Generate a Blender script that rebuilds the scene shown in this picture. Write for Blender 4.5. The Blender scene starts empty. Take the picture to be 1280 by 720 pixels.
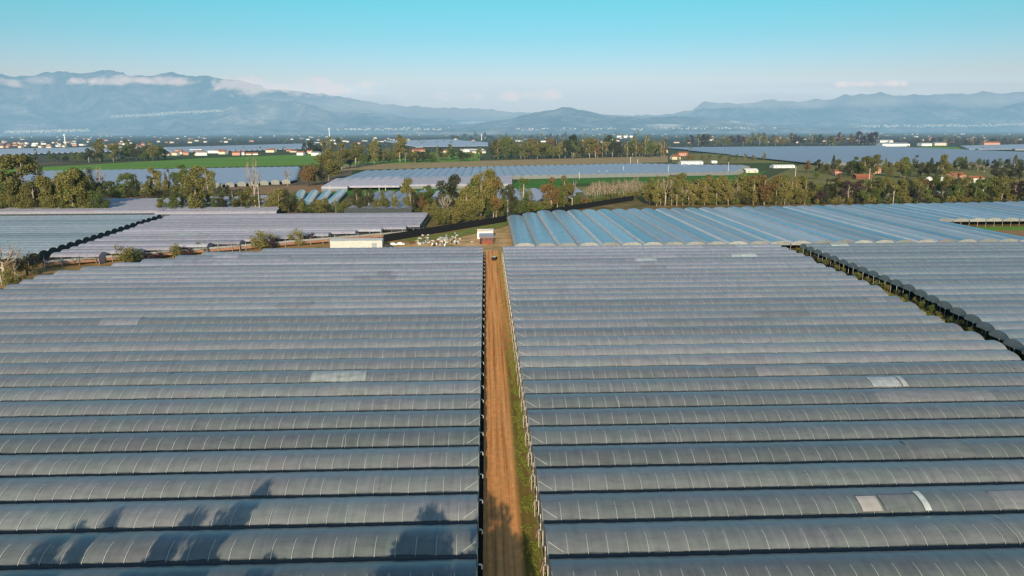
import bpy, math, random
from mathutils import Vector, Matrix, noise as mnoise
random.seed(7)
rnd=random.random
def U(a,b): return a+(b-a)*random.random()
sc=bpy.context.scene; COL=sc.collection
R=math.radians
# ------------------------------------------------------------------ camera geometry
FPX=900.; CH=54.6; YAW=R(2.04); PIT=R(12.35); ROL=R(0.18)
Fv=Vector((math.sin(YAW)*math.cos(PIT),math.cos(YAW)*math.cos(PIT),-math.sin(PIT)))
R0=Vector((math.cos(YAW),-math.sin(YAW),0)); U0=R0.cross(Fv)
Rv=R0*math.cos(ROL)-U0*math.sin(ROL); Uv=U0*math.cos(ROL)+R0*math.sin(ROL)
def ray(x,y): return Fv+(x-640)/FPX*Rv+(360-y)/FPX*Uv
def G(x,y,z=0.):
    "where the ground (height z) lies along a sight line, in metres"
    d=ray(x,y); t=(z-CH)/d.z
    return (d.x*t,d.y*t)
def px_scale(Y): return (Y*math.cos(PIT)+CH*math.sin(PIT))/FPX   # metres per photo pixel at distance Y
def at_dist(x,y,D):
    d=ray(x,y); t=D/d.y
    return (d.x*t,D,CH+d.z*t)
# ------------------------------------------------------------------ object helpers
def tag(o,label=None,cat=None,group=None,kind=None):
    if label: o['label']=label
    if cat: o['category']=cat
    if group: o['group']=group
    if kind: o['kind']=kind
    return o
def empty(name,loc=(0,0,0),rz=0.):
    o=bpy.data.objects.new(name,None); COL.objects.link(o)
    o.location=loc; o.rotation_euler=(0,0,rz); o.empty_display_size=.3
    return o
def copy_tree(o,parent=None):
    c=o.copy(); COL.objects.link(c); c.parent=parent
    for ch in list(o.children): copy_tree(ch,c)
    return c
class MB:
    def __init__(s): s.v=[]; s.f=[]; s.m=[]; s.mi=0
    def quad(s,a,b,c,d):
        n=len(s.v); s.v+=[tuple(a),tuple(b),tuple(c),tuple(d)]; s.f.append((n,n+1,n+2,n+3)); s.m.append(s.mi)
    def poly(s,pts):
        n=len(s.v); s.v+=[tuple(p) for p in pts]; s.f.append(tuple(range(n,n+len(pts)))); s.m.append(s.mi)
    def box(s,c,d,rz=0.,taper=1.):
        x,y,z=d[0]/2,d[1]/2,d[2]/2; n=len(s.v); ca,sa=math.cos(rz),math.sin(rz)
        for k,(i,j) in ((-1,(-1,-1)),(-1,(1,-1)),(-1,(1,1)),(-1,(-1,1)),(1,(-1,-1)),(1,(1,-1)),(1,(1,1)),(1,(-1,1))):
            t=taper if k>0 else 1
            px,py=i*x*t,j*y*t
            s.v.append((c[0]+px*ca-py*sa,c[1]+px*sa+py*ca,c[2]+k*z))
        for q in ((3,2,1,0),(4,5,6,7),(0,1,5,4),(1,2,6,5),(2,3,7,6),(3,0,4,7)):
            s.f.append(tuple(n+i for i in q)); s.m.append(s.mi)
    def tube(s,pts,r,sides=5,cap=True):
        pts=[Vector(p) for p in pts]
        rs=r if isinstance(r,(list,tuple)) else [r]*len(pts)
        n0=len(s.v)
        for i,p in enumerate(pts):
            t=(pts[min(i+1,len(pts)-1)]-pts[max(i-1,0)]).normalized()
            a=Vector((0,0,1)) if abs(t.z)<.9 else Vector((1,0,0))
            u=t.cross(a).normalized(); w=t.cross(u)
            for k in range(sides):
                an=2*math.pi*k/sides
                s.v.append(tuple(p+(u*math.cos(an)+w*math.sin(an))*rs[i]))
        for i in range(len(pts)-1):
            for k in range(sides):
                a=n0+i*sides+k; b=n0+i*sides+(k+1)%sides
                s.f.append((a,b,b+sides,a+sides)); s.m.append(s.mi)
        if cap:
            s.f.append(tuple(n0+k for k in range(sides))[::-1]); s.m.append(s.mi)
            e=n0+(len(pts)-1)*sides
            s.f.append(tuple(e+k for k in range(sides))); s.m.append(s.mi)
    def grid(s,P):
        n0=len(s.v); nu=len(P); nv=len(P[0])
        for row in P: s.v+=[tuple(p) for p in row]
        for i in range(nu-1):
            for j in range(nv-1):
                a=n0+i*nv+j; s.f.append((a,a+1,a+nv+1,a+nv)); s.m.append(s.mi)
    def mesh(s,name,mats,smooth=False):
        me=bpy.data.meshes.new(name); me.from_pydata(s.v,[],s.f)
        for m in (mats if isinstance(mats,(list,tuple)) else [mats]): me.materials.append(m)
        if any(s.m): me.polygons.foreach_set('material_index',s.m)
        if smooth: me.polygons.foreach_set('use_smooth',[True]*len(s.f))
        me.update(); return me
    def build(s,name,mats,parent=None,smooth=False):
        o=bpy.data.objects.new(name,s.mesh(name,mats,smooth)); COL.objects.link(o)
        if parent: o.parent=parent
        return o
def link(name,me,parent=None,loc=(0,0,0),rz=0.):
    o=bpy.data.objects.new(name,me); COL.objects.link(o); o.location=loc; o.rotation_euler=(0,0,rz)
    if parent: o.parent=parent
    return o
ORD=['zeroth','first','second','third','fourth','fifth','sixth','seventh','eighth','ninth','tenth','eleventh','twelfth','thirteenth','fourteenth','fifteenth','sixteenth','seventeenth','eighteenth','nineteenth']
TENS={2:('twenty','twentieth'),3:('thirty','thirtieth'),4:('forty','fortieth'),5:('fifty','fiftieth'),6:('sixty','sixtieth'),7:('seventy','seventieth')}
def ordw(n):
    if n<20: return ORD[n]
    t,u=divmod(n,10)
    return TENS[t][1] if u==0 else TENS[t][0]+'-'+ORD[u]
# ------------------------------------------------------------------ materials
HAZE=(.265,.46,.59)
def hazegroup():  # painted haze: bluish glow mixed over materials with distance
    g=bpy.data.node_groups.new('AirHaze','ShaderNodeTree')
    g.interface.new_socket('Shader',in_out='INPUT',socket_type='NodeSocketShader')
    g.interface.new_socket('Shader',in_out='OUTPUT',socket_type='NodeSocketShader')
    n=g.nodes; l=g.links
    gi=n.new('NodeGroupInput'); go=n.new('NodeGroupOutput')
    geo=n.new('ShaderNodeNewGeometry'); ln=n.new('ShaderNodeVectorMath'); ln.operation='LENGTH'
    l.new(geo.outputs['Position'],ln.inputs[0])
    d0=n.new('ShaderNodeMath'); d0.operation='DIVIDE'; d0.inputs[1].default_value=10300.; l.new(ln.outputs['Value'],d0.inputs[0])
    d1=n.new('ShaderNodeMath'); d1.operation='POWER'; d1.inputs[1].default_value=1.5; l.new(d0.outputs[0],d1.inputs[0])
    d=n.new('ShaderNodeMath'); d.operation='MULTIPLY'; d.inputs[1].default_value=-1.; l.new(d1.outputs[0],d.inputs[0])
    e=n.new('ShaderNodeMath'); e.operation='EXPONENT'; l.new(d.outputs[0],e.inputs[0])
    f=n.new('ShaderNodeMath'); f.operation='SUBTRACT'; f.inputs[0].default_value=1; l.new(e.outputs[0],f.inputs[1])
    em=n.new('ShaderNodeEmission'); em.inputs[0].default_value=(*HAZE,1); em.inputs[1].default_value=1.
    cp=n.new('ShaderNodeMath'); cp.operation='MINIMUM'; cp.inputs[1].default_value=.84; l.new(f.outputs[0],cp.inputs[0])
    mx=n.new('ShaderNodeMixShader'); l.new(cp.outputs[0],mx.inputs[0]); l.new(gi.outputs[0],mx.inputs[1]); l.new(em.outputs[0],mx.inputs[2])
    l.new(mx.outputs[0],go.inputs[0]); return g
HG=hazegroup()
class Mat:
    def __init__(s,name,haze=True):
        s.m=bpy.data.materials.new(name); s.m.use_nodes=True; s.t=s.m.node_tree; s.t.nodes.clear()
        s.out=s.t.nodes.new('ShaderNodeOutputMaterial'); s.haze=haze
    def n(s,t,**kw):
        nd=s.t.nodes.new(t)
        for k,v in kw.items():
            if k.startswith('i_'):
                key=k[2:]; key=int(key) if key.isdigit() else key.replace('_',' ')
                nd.inputs[key].default_value=v
            else: setattr(nd,k,v)
        return nd
    def l(s,a,b): s.t.links.new(a,b)
    def pos(s,scale=(1,1,1),obj=False):
        if obj: c=s.n('ShaderNodeTexCoord').outputs['Object']
        else: c=s.n('ShaderNodeNewGeometry').outputs['Position']
        mp=s.n('ShaderNodeMapping'); mp.inputs['Scale'].default_value=scale; s.l(c,mp.inputs[0]); return mp.outputs[0]
    def noise(s,scale,detail=4,vec=None,rough=.55,dist=0.):
        nd=s.n('ShaderNodeTexNoise'); nd.inputs['Scale'].default_value=scale; nd.inputs['Detail'].default_value=detail
        nd.inputs['Roughness'].default_value=rough; nd.inputs['Distortion'].default_value=dist
        if vec is not None: s.l(vec,nd.inputs['Vector'])
        return nd.outputs['Fac']
    def ramp(s,fac,stops,interp='LINEAR'):
        r=s.n('ShaderNodeValToRGB'); r.color_ramp.interpolation=interp; el=r.color_ramp.elements
        while len(el)<len(stops): el.new(.5)
        for e,(p,c) in zip(el,stops):
            e.position=p; e.color=(*c,1) if isinstance(c,(tuple,list)) else (c,c,c,1)
        s.l(fac,r.inputs[0]); return r.outputs[0]
    def mix(s,fac,a,b,mode='MIX'):
        m=s.n('ShaderNodeMix'); m.data_type='RGBA'; m.blend_type=mode
        for sock,v in ((m.inputs[0],fac),(m.inputs[6],a),(m.inputs[7],b)):
            if hasattr(v,'links') or hasattr(v,'node'): s.l(v,sock)
            elif isinstance(v,(tuple,list)): sock.default_value=(*v,1)
            else: sock.default_value=v
        return m.outputs[2]
    def math(s,op,a,b=0.):
        m=s.n('ShaderNodeMath'); m.operation=op
        for sock,v in ((m.inputs[0],a),(m.inputs[1],b)):
            if hasattr(v,'node'): s.l(v,sock)
            else: sock.default_value=v
        return m.outputs[0]
    def bsdf(s,col,rough=.8,spec=.3,metal=0.,bump=None,bstr=.3,bdist=.1):
        b=s.n('ShaderNodeBsdfPrincipled')
        for key,v in (('Base Color',col),('Roughness',rough)):
            if hasattr(v,'node'): s.l(v,b.inputs[key])
            else: b.inputs[key].default_value=(*v,1) if isinstance(v,(tuple,list)) else v
        b.inputs['Specular IOR Level'].default_value=spec; b.inputs['Metallic'].default_value=metal
        if bump is not None:
            bp=s.n('ShaderNodeBump'); bp.inputs['Strength'].default_value=bstr; bp.inputs['Distance'].default_value=bdist
            s.l(bump,bp.inputs['Height']); s.l(bp.outputs[0],b.inputs['Normal'])
        return b.outputs[0]
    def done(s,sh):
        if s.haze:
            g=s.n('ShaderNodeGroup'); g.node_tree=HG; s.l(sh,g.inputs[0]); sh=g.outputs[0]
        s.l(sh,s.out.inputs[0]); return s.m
def simple(name,col,rough=.7,spec=.3,var=.18,scale=1.5,metal=0.):
    m=Mat(name); nz=m.noise(scale,5,m.pos())
    c=m.mix(nz,tuple(k*(1-var) for k in col),tuple(min(1,k*(1+var)) for k in col))
    return m.done(m.bsdf(c,rough,spec,metal))
def film(name,c1,c2,rough=.3,spec=.7,tint=.13,far=None):
    m=Mat(name)
    oi=m.n('ShaderNodeObjectInfo').outputs['Random']
    big=m.noise(.035,3,m.pos((.5,1,1)))
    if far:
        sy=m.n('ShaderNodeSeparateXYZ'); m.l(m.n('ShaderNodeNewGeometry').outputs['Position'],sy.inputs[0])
        fr=m.ramp(m.math('DIVIDE',sy.outputs[1],400.),[(.25,0.),(.75,1.)])  # paler far colour painted in for sky reflection at grazing view
    fine=m.noise(.9,6,m.pos((.35,1,1)),rough=.65)
    streak=m.noise(1.,3,m.pos((1.6,.12,.12)))
    c=m.mix(m.math('ADD',m.math('MULTIPLY',big,.5),m.math('MULTIPLY',oi,.5)),c1,c2)
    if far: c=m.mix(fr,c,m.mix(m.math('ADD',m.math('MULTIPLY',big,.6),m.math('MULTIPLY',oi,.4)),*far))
    c=m.mix(1.,c,m.ramp(fine,[(.25,1-tint*1.6),(.75,1+tint)]),'MULTIPLY')
    c=m.mix(1.,c,m.ramp(streak,[(.3,1-tint),(.7,1+tint)]),'MULTIPLY')
    blot=m.noise(.16,3,m.pos((.7,1.,1.))); hue=m.ramp(blot,[(.32,(1.035,.975,1.015)),(.5,(1.,1.,1.)),(.68,(.96,1.025,.98))])
    c=m.mix(1.,c,hue,'MULTIPLY'); c=m.mix(1.,c,m.ramp(oi,[(0.,.80),(.5,1.),(.9,1.12),(1.,1.3)]),'MULTIPLY')
    bump=m.math('ADD',m.math('MULTIPLY',fine,.5),m.math('MULTIPLY',streak,.6))
    ro=m.ramp(fine,[(.2,rough*.8),(.8,rough*1.35)])
    return m.done(m.bsdf(c,ro,spec,0,bump,.4,.14))
M={}
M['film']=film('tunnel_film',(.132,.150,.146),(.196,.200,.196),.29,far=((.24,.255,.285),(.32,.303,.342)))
M['film_r2']=film('tunnel_film_bluish',(.18,.22,.25),(.25,.265,.29),.34)
M['film_lav']=film('tunnel_film_lavender',(.30,.285,.335),(.36,.335,.37),.45)
M['film_l3']=film('tunnel_film_pale_blue',(.22,.285,.325),(.28,.31,.34),.4)
M['film_blue']=film('tunnel_film_blue',(.15,.32,.42),(.28,.36,.42),.28)
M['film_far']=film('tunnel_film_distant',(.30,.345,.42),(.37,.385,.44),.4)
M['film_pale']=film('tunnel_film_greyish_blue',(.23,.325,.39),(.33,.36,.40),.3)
M['patch']=film('new_film',(.33,.36,.35),(.46,.47,.45),.35,tint=.2)
M['patchp']=film('dusty_new_film',(.38,.34,.32),(.48,.43,.40),.4)
M['patchb']=film('clear_new_film',(.36,.39,.40),(.46,.48,.48),.35,tint=.2)
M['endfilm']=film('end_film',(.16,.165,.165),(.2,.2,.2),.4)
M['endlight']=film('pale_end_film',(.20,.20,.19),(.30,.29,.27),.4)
M['endfar']=film('grey_end_film',(.10,.11,.12),(.16,.165,.17),.5)  # darker grey end film for the distant blocks
M['endlav']=film('lavender_end_film',(.42,.37,.40),(.5,.44,.46),.5)
M['curtain']=simple('rusty_curtain',(.30,.16,.11),.9,.1,.5,.35)
M['skirt']=film('pale_skirt_film',(.42,.44,.44),(.54,.53,.51),.4)
M['net']=simple('interior_shade',(.075,.088,.094),.9,.1)  # dark colour standing in for shade inside the tunnels
M['netg']=simple('grey_net',(.055,.065,.068),.85,.15,.3,.6)
M['archnet']=simple('arch_net',(.30,.32,.31),.8,.2,.3,.6)
M['steel']=simple('galvanised_steel',(.52,.52,.48),.45,.4,.1)
M['white']=simple('white_paint',(.74,.73,.69),.6,.3,.12,.8)
M['gutter']=simple('gutter_metal',(.13,.145,.15),.5,.4,.2)
M['wood']=simple('weathered_wood',(.40,.31,.20),.85,.15,.25)
M['black']=simple('black_plastic',(.012,.012,.014),.6,.3)
M['glass']=simple('dark_glass',(.03,.04,.05),.12,.5)
M['tyre']=simple('rubber',(.015,.015,.015),.8,.2)
M['concrete']=simple('pole_concrete',(.62,.58,.52),.8,.2)
M['rust']=simple('rusty_sheet',(.17,.06,.035),.8,.2,.4)
M['greysheet']=simple('grey_sheet',(.30,.31,.34),.55,.3,.15)
M['brick']=simple('red_brick',(.24,.075,.05),.85,.15,.3,3)
M['plaster']=simple('cream_plaster',(.66,.58,.46),.85,.15)
M['whitewall']=simple('white_plaster',(.78,.76,.72),.85,.15)
M['shedwhite']=simple('dusty_white_sheet',(.50,.50,.48),.6,.25,.25,.6)
M['pinkwall']=simple('pink_plaster',(.55,.30,.22),.85,.15)
M['tile']=simple('terracotta_tile',(.32,.12,.06),.85,.15,.35,2)
M['darkroof']=simple('grey_roof',(.22,.22,.23),.8,.2)
M['window']=simple('window_dark',(.05,.055,.06),.3,.5)
M['bluecrate']=simple('blue_plastic',(.05,.16,.3),.5,.3)
# ------------------------------------------------------------------ render, world, sun, camera
sc.render.engine='CYCLES'; sc.render.resolution_x=1024; sc.render.resolution_y=576
sc.view_settings.view_transform='Standard'; sc.view_settings.look='None'; sc.view_settings.exposure=0
SUN_EL=18.; SUN_AZ=185.   # compass style from +Y, clockwise: sun stands behind the camera, a little to the left
w=bpy.data.worlds.new('World'); sc.world=w; w.use_nodes=True
t=w.node_tree; t.nodes.clear()
sky=t.nodes.new('ShaderNodeTexSky'); sky.sky_type='NISHITA'; sky.sun_disc=False
sky.sun_elevation=R(SUN_EL); sky.sun_rotation=R(SUN_AZ); sky.altitude=0; sky.air_density=1.0; sky.dust_density=1.2; sky.ozone_density=2.0
tc=t.nodes.new('ShaderNodeTexCoord'); sx=t.nodes.new('ShaderNodeSeparateXYZ'); t.links.new(tc.outputs['Generated'],sx.inputs[0])
rp=t.nodes.new('ShaderNodeValToRGB'); el=rp.color_ramp.elements
stops=[(0,(1.25,1.45,2.3)),(.025,(.94,1.06,1.62)),(.065,(.90,.885,1.05)),(.117,(.58,.92,.97)),(.16,(.44,1.0,.94)),(.5,(.95,1.15,1.2))]  # top stop, above the view, raised for added ambient fill
while len(el)<len(stops): el.new(.5)
for e,(p,c) in zip(el,stops): e.position=p; e.color=(*c,1)
t.links.new(sx.outputs[2],rp.inputs[0])
mul=t.nodes.new('ShaderNodeMix'); mul.data_type='RGBA'; mul.blend_type='MULTIPLY'; mul.inputs[0].default_value=1; t.links.new(rp.outputs[0],mul.inputs[7])
bg=t.nodes.new('ShaderNodeBackground'); bg.inputs[1].default_value=.13
wo=t.nodes.new('ShaderNodeOutputWorld')
t.links.new(sky.outputs[0],mul.inputs[6]); t.links.new(mul.outputs[2],bg.inputs[0]); t.links.new(bg.outputs[0],wo.inputs[0])
sd=bpy.data.lights.new('Sun','SUN'); sd.energy=5.0; sd.angle=R(.5); sd.color=(1,.84,.62)
so=bpy.data.objects.new('Sun',sd); COL.objects.link(so)
az=R(SUN_AZ); tos=Vector((math.sin(az)*math.cos(R(SUN_EL)),math.cos(az)*math.cos(R(SUN_EL)),math.sin(R(SUN_EL))))
so.rotation_euler=tos.to_track_quat('Z','Y').to_euler(); so.location=(0,-50,120)
cd=bpy.data.cameras.new('Camera'); cd.sensor_width=36; cd.lens=FPX/1280*36; cd.clip_end=80000; cd.clip_start=.5
co=bpy.data.objects.new('Camera',cd); COL.objects.link(co); sc.camera=co
mw=Matrix((Rv,Uv,-Fv)).transposed().to_4x4(); mw.translation=(0,0,CH); co.matrix_world=mw
# ------------------------------------------------------------------ ground sheets
def struct(o,name=None): o['kind']='structure'; return o
def ground_mat():
    m=Mat('plain_ground'); p=m.pos()
    v=m.n('ShaderNodeTexVoronoi'); v.inputs['Scale'].default_value=1.; v.feature='F1'
    mp=m.pos((1/260.,1/420.,0)); m.l(mp,v.inputs['Vector'])
    sep=m.n('ShaderNodeSeparateColor'); m.l(v.outputs['Color'],sep.inputs[0])
    fld=m.ramp(sep.outputs[0],[(0,(.085,.10,.035)),(.25,(.06,.10,.025)),(.45,(.14,.115,.06)),(.6,(.10,.095,.045)),(.75,(.06,.085,.03)),(.9,(.17,.13,.075))],'CONSTANT')
    n1=m.noise(.05,8,p,.65); n2=m.noise(.8,5,p,.6)
    near=m.ramp(n1,[(.3,(.095,.105,.032)),(.5,(.20,.15,.06)),(.7,(.34,.22,.105))])
    sy=m.n('ShaderNodeSeparateXYZ'); m.l(m.n('ShaderNodeNewGeometry').outputs['Position'],sy.inputs[0])
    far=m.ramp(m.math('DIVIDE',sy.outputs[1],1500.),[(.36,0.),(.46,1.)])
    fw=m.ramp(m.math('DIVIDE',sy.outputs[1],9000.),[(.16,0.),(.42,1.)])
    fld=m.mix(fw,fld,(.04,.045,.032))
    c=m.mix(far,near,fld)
    c=m.mix(1.,c,m.ramp(n2,[(.2,.6),(.8,1.3)]),'MULTIPLY')
    return m.done(m.bsdf(c,.95,.1,0,n2,.5,.3))
g=MB(); g.quad((-40000,-400,0),(40000,-400,0),(40000,45000,0),(-40000,45000,0))
struct(g.build('ground',ground_mat()))
def sheet(name,pts,z,mat):
    m=MB(); m.poly([(x,y,z) for x,y in pts]); return struct(m.build(name,mat))
def soil(name,a,b,c=None,scale=.25,stretch=(1,1,1),bump=.4):
    m=Mat(name); n1=m.noise(scale,7,m.pos(stretch),.62); n2=m.noise(scale*9,5,m.pos(),.6)
    col=m.ramp(n1,[(.32,a),(.55,b),(.72,c or b)])
    col=m.mix(1.,col,m.ramp(n2,[(.2,.68),(.8,1.25)]),'MULTIPLY')
    return m.done(m.bsdf(col,.95,.1,0,n2,bump,.15))
ML=-1.6; MR=7.1
road=Mat('dirt_road_soil')
ruts=road.noise(1.,5,road.pos((1.5,.02,1)),.5); n2=road.noise(1.2,8,road.pos((1,.6,1)),.7); n3=road.noise(.12,5,road.pos())
c=road.ramp(ruts,[(.32,(.42,.165,.055)),(.5,(.84,.36,.12)),(.7,(.90,.48,.19))])
c=road.mix(1.,c,road.ramp(n2,[(.25,.66),(.75,1.22)]),'MULTIPLY')
c=road.mix(road.ramp(n3,[(.45,0.),(.65,.45)]),c,(.62,.33,.12))
sy=road.n('ShaderNodeSeparateXYZ'); road.l(road.n('ShaderNodeNewGeometry').outputs['Position'],sy.inputs[0])
# trampled edge with thin green weeds on the right-hand side
gx=road.ramp(road.math('ADD',road.math('MULTIPLY',sy.outputs[0],.1),road.math('MULTIPLY',n2,.12)),[(.455,0.),(.53,1.)])
gy=road.ramp(road.math('DIVIDE',sy.outputs[1],400.),[(.36,1.),(.52,.18)])
c=road.mix(road.math('MULTIPLY',gx,road.math('MULTIPLY',gy,.8)),c,(.085,.10,.022))
edge=road.ramp(road.math('ADD',road.math('MULTIPLY',sy.outputs[0],.1),road.math('MULTIPLY',n2,.1)),[(.66,0.),(.72,.7)])
c=road.mix(edge,c,(.33,.22,.10))
sheet('dirt_road',[(ML-1,40),(MR+.6,40),(MR+.6,330),(ML-1,330)],.012,road.done(road.bsdf(c,.95,.1,0,n2,.7,.12)))
sheet('edge_shade',[(ML-1,40),(-.95,40),(-.85,120),(-.9,200),(-.8,316),(ML-1,316)],.018,soil('edge_shade_soil',(.018,.015,.011),(.028,.022,.015),(.05,.038,.02),.4))  # dark strip painting in the left block's shadow along the road
yard=soil('yard_soil',(.26,.21,.07),(.62,.38,.18),(.74,.52,.29),.09)
sheet('yard',[(-62,319),(-62,336),(-30,362),(14,428),(14,322),(MR+.6,322),(MR+.6,330),(ML-1,330),(ML-1,319)],.016,yard)
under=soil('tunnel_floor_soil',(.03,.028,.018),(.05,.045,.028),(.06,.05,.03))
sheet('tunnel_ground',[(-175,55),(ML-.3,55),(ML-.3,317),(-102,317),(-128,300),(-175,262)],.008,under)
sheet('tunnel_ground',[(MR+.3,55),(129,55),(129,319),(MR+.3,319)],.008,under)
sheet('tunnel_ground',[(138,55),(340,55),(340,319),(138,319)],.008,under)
vergegreen=soil('verge_soil',(.03,.04,.014),(.06,.07,.025),(.09,.08,.035),.3)
sheet('grass_strip',[(129,55),(138,55),(138,321),(129,321)],.010,vergegreen)
# distant fields
greenf=soil('green_crop',(.12,.24,.03),(.16,.30,.04),(.21,.31,.06),.02,(.15,1.2,1))
darkgreen=soil('dark_green_crop',(.05,.15,.022),(.075,.19,.03),(.10,.20,.04),.03)
dry=soil('dry_grass',(.30,.21,.10),(.42,.30,.15),(.32,.24,.10),.03)
brown=soil('ploughed_soil',(.24,.14,.075),(.34,.20,.10),(.26,.17,.08),.05)
olive=soil('rough_grass',(.15,.15,.04),(.25,.21,.07),(.19,.18,.05),.05)
redd=soil('bank_soil',(.26,.12,.05),(.36,.18,.08),(.20,.13,.05),.15)
FZ=[.05]
def field(name,pxs,z,mat):
    FZ[0]+=.012; z=FZ[0]; return sheet(name,[G(x,y) for x,y in pxs],z,mat)
field('green_field',[(-40,220),(130,212),(402,206),(402,192),(250,198),(-40,214)],.05,greenf)
field('green_field',[(640,231),(935,226),(960,214),(660,218)],.05,darkgreen)
field('green_field',[(360,246),(700,236),(700,228),(395,236)],.05,darkgreen)
field('dry_field',[(425,213),(620,208),(835,203),(835,195),(600,201),(430,206)],.05,dry)
field('rough_field',[(425,206.5),(600,201.5),(600,190),(480,192)],.05,greenf)
field('rough_field',[(700,254),(1000,240),(1000,226),(700,234)],.05,olive)
field('rough_field',[(100,250),(420,240),(420,230),(100,242)],.05,brown)
field('rough_field',[(840,204),(1010,204),(960,192),(840,192)],.05,olive)
field('green_field',[(1115,187),(1240,189),(1270,185),(1160,183)],.05,greenf)
field('rough_field',[(930,236),(1280,236),(1280,208),(1000,206)],.05,olive)
field('grass_strip',[(500,300),(560,291),(640,276),(646,280),(606,290),(570,297),(520,304)],.05,soil('yard_grass',(.12,.17,.03),(.22,.24,.06),(.42,.29,.13),.25))
sheet('brown_field',[(262,326),(420,326),(420,384),(262,384)],.03,brown)
sheet('grass_strip',[(262,384),(420,384),(420,398),(262,398)],.034,greenf)
sheet('soil_bank',[(-205,255),(-166,258),(-105,318),(-62,336),(-30,362),(14,428),(2,436),(-32,398),(-185,312),(-205,300)],.022,soil('bank_mix',(.13,.13,.04),(.40,.23,.09),(.5,.31,.14),.11))
# ------------------------------------------------------------------ tunnels
W=7.9; GZ=2.8; RISE=2.1; BAY=2.5
def arc_pt(th,w,gz,rise,off=0.):
    # th from 0 (near gutter) to pi (far gutter)
    a=w/2+off; b=rise+off
    return (w/2-a*math.cos(th), gz+b*math.sin(th))
def cover_mesh(name,L,w,gz,rise,th0,th1,mat,sub=2,seg=12,seed=0,x0=0.,off=0.,wave=.05):
    P=[]; nb=max(1,int(round(L/BAY))); n=nb*sub
    for i in range(n+1):
        x=x0+L*i/n; fr=(i%sub)/sub
        hem=th0+wave*(mnoise.noise((x*.35,seed*3.7,0))+.6*mnoise.noise((x*1.3,seed*1.7,5)))
        row=[]
        for j in range(seg+1):
            u=j/seg; th=hem+(th1-hem)*u
            sag=-.05*math.sin(math.pi*fr)*math.sin(math.pi*u)+.05*mnoise.noise((x*.25,th*2,seed))
            y,z=arc_pt(th,w,gz,rise,off+sag)
            row.append((x,y,z))
        P.append(row)
    m=MB(); m.grid([r[::-1] for r in P]); return m.mesh(name,mat,True)
def hoop_verts(m,x,w,gz,rise,th0,seg,r=.052):
    pts=[]
    for j in range(seg+1):
        th=th0+(1.42-th0)*j/seg
        y,z=arc_pt(th,w,gz,rise,.05-.07*max(0,(th-1.1)/.32)); pts.append((x,y,z))
    m.tube(pts,r,3,False)
HOOP={}
def hoop_mesh(w,gz,rise,th0):
    k=(w,gz,rise,th0)
    if k not in HOOP:
        m=MB(); hoop_verts(m,0,w,gz,rise,th0,9); HOOP[k]=m.mesh('hoop',M['steel'],True)
    return HOOP[k]
def end_wall(m,x,w,gz,rise,low=0.,seg=12):
    pts=[(x,arc_pt(math.pi*j/seg,w,gz,rise,-.02)[0],arc_pt(math.pi*j/seg,w,gz,rise,-.02)[1]) for j in range(seg+1)]
    m.poly(pts+[(x,w-.02,low),(x,.02,low)])
def tunnel(loc,L,label,group,mat,rz=0.,w=W,gz=GZ,rise=RISE,th0=.54,hoops='each',ends=('net','net'),near_sub=2,seed=0,seg=12,last=False,extra=None,skirt=False):
    root=empty('polytunnel',loc,rz); tag(root,label,'polytunnel',group)
    link('cover',cover_mesh('cover',L,w,gz,rise,th0,math.pi-.04,mat,near_sub,seg,seed),root)
    if th0>.3:  # dark sheet painted in for the shaded interior below the raised hem
        m=MB(); P=[]
        for x in (0,L): P.append([(x,)+arc_pt(.02+(th0+.12)*j/4,w,gz,rise,-.16) for j in range(5)])
        m.grid(P); m.build('gap_shade',M['net'],root,True)  # M['net'] here is the interior shade colour, not netting
    m=MB(); m.box((L/2,0,gz-.08),(L+.5,.42,.14))
    if last: m.box((L/2,w,gz-.08),(L+.5,.42,.14))
    m.build('gutter',M['gutter'],root)
    nb=max(1,int(round(L/BAY)))
    if hoops=='each':
        hm=hoop_mesh(w,gz,rise,th0-.06)
        for k in range(nb+1): link('hoop',hm,root,(L*k/nb,0,0))
    elif hoops=='one':
        m=MB()
        for k in range(nb+1): hoop_verts(m,L*k/nb,w,gz,rise,th0-.06,6,.04)
        m.build('hoops',M['steel'],root,True)
    for e,x in zip(ends,(0.02,L-.02)):
        if not e: continue
        m=MB(); low={'net':.05,'film':1.1,'open':gz-.1,'light':.05,'greynet':.3,'lightarch':gz-.15,'lav':.05}[e]
        end_wall(m,x,w,gz,rise,low)
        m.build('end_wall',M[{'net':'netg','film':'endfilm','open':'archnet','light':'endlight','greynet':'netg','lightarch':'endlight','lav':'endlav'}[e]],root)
    for x in (-.02,L+.02):
        pm=MB(); pm.box((0,0,gz/2),(.12,.12,gz)); 
        link('post',post_mesh(gz),root,(x,.0,0)); link('post',post_mesh(gz),root,(x,w/2,0))
    if skirt:
        for t0,t1 in ((th0-.02,th0+.38),(math.pi-.75,math.pi-.06)):
            link('skirt',cover_mesh('skirt',L,w,gz,rise,t0,t1,M['skirt'],1,3,seed+7,0,.05),root)
        m=MB(); m.box((L/2,.02,gz+.16),(L+.3,.62,.3)); m.build('valley_strip',M['black'],root)
    if extra: extra(root)
    return root
PM={}
def post_mesh(gz):
    if gz not in PM:
        m=MB(); m.box((0,0,gz/2),(.09,.09,gz)); PM[gz]=m.mesh('post',M['concrete'])
    return PM[gz]
def brace_mesh(flip):
    m=MB(); s=-1 if flip else 1
    y0,z0=arc_pt(.60,W,GZ,RISE,.06); y1,z1=arc_pt(1.05,W,GZ,RISE,.06); ym,zm=arc_pt(.82,W,GZ,RISE,.06)
    m.tube([(s*1.9,y0,z0),(s*1.,ym,zm),(s*.1,y1,z1)],.035,4)
    return m.mesh('brace',M['steel'])
BRR=brace_mesh(False); BRL=brace_mesh(True)
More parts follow.
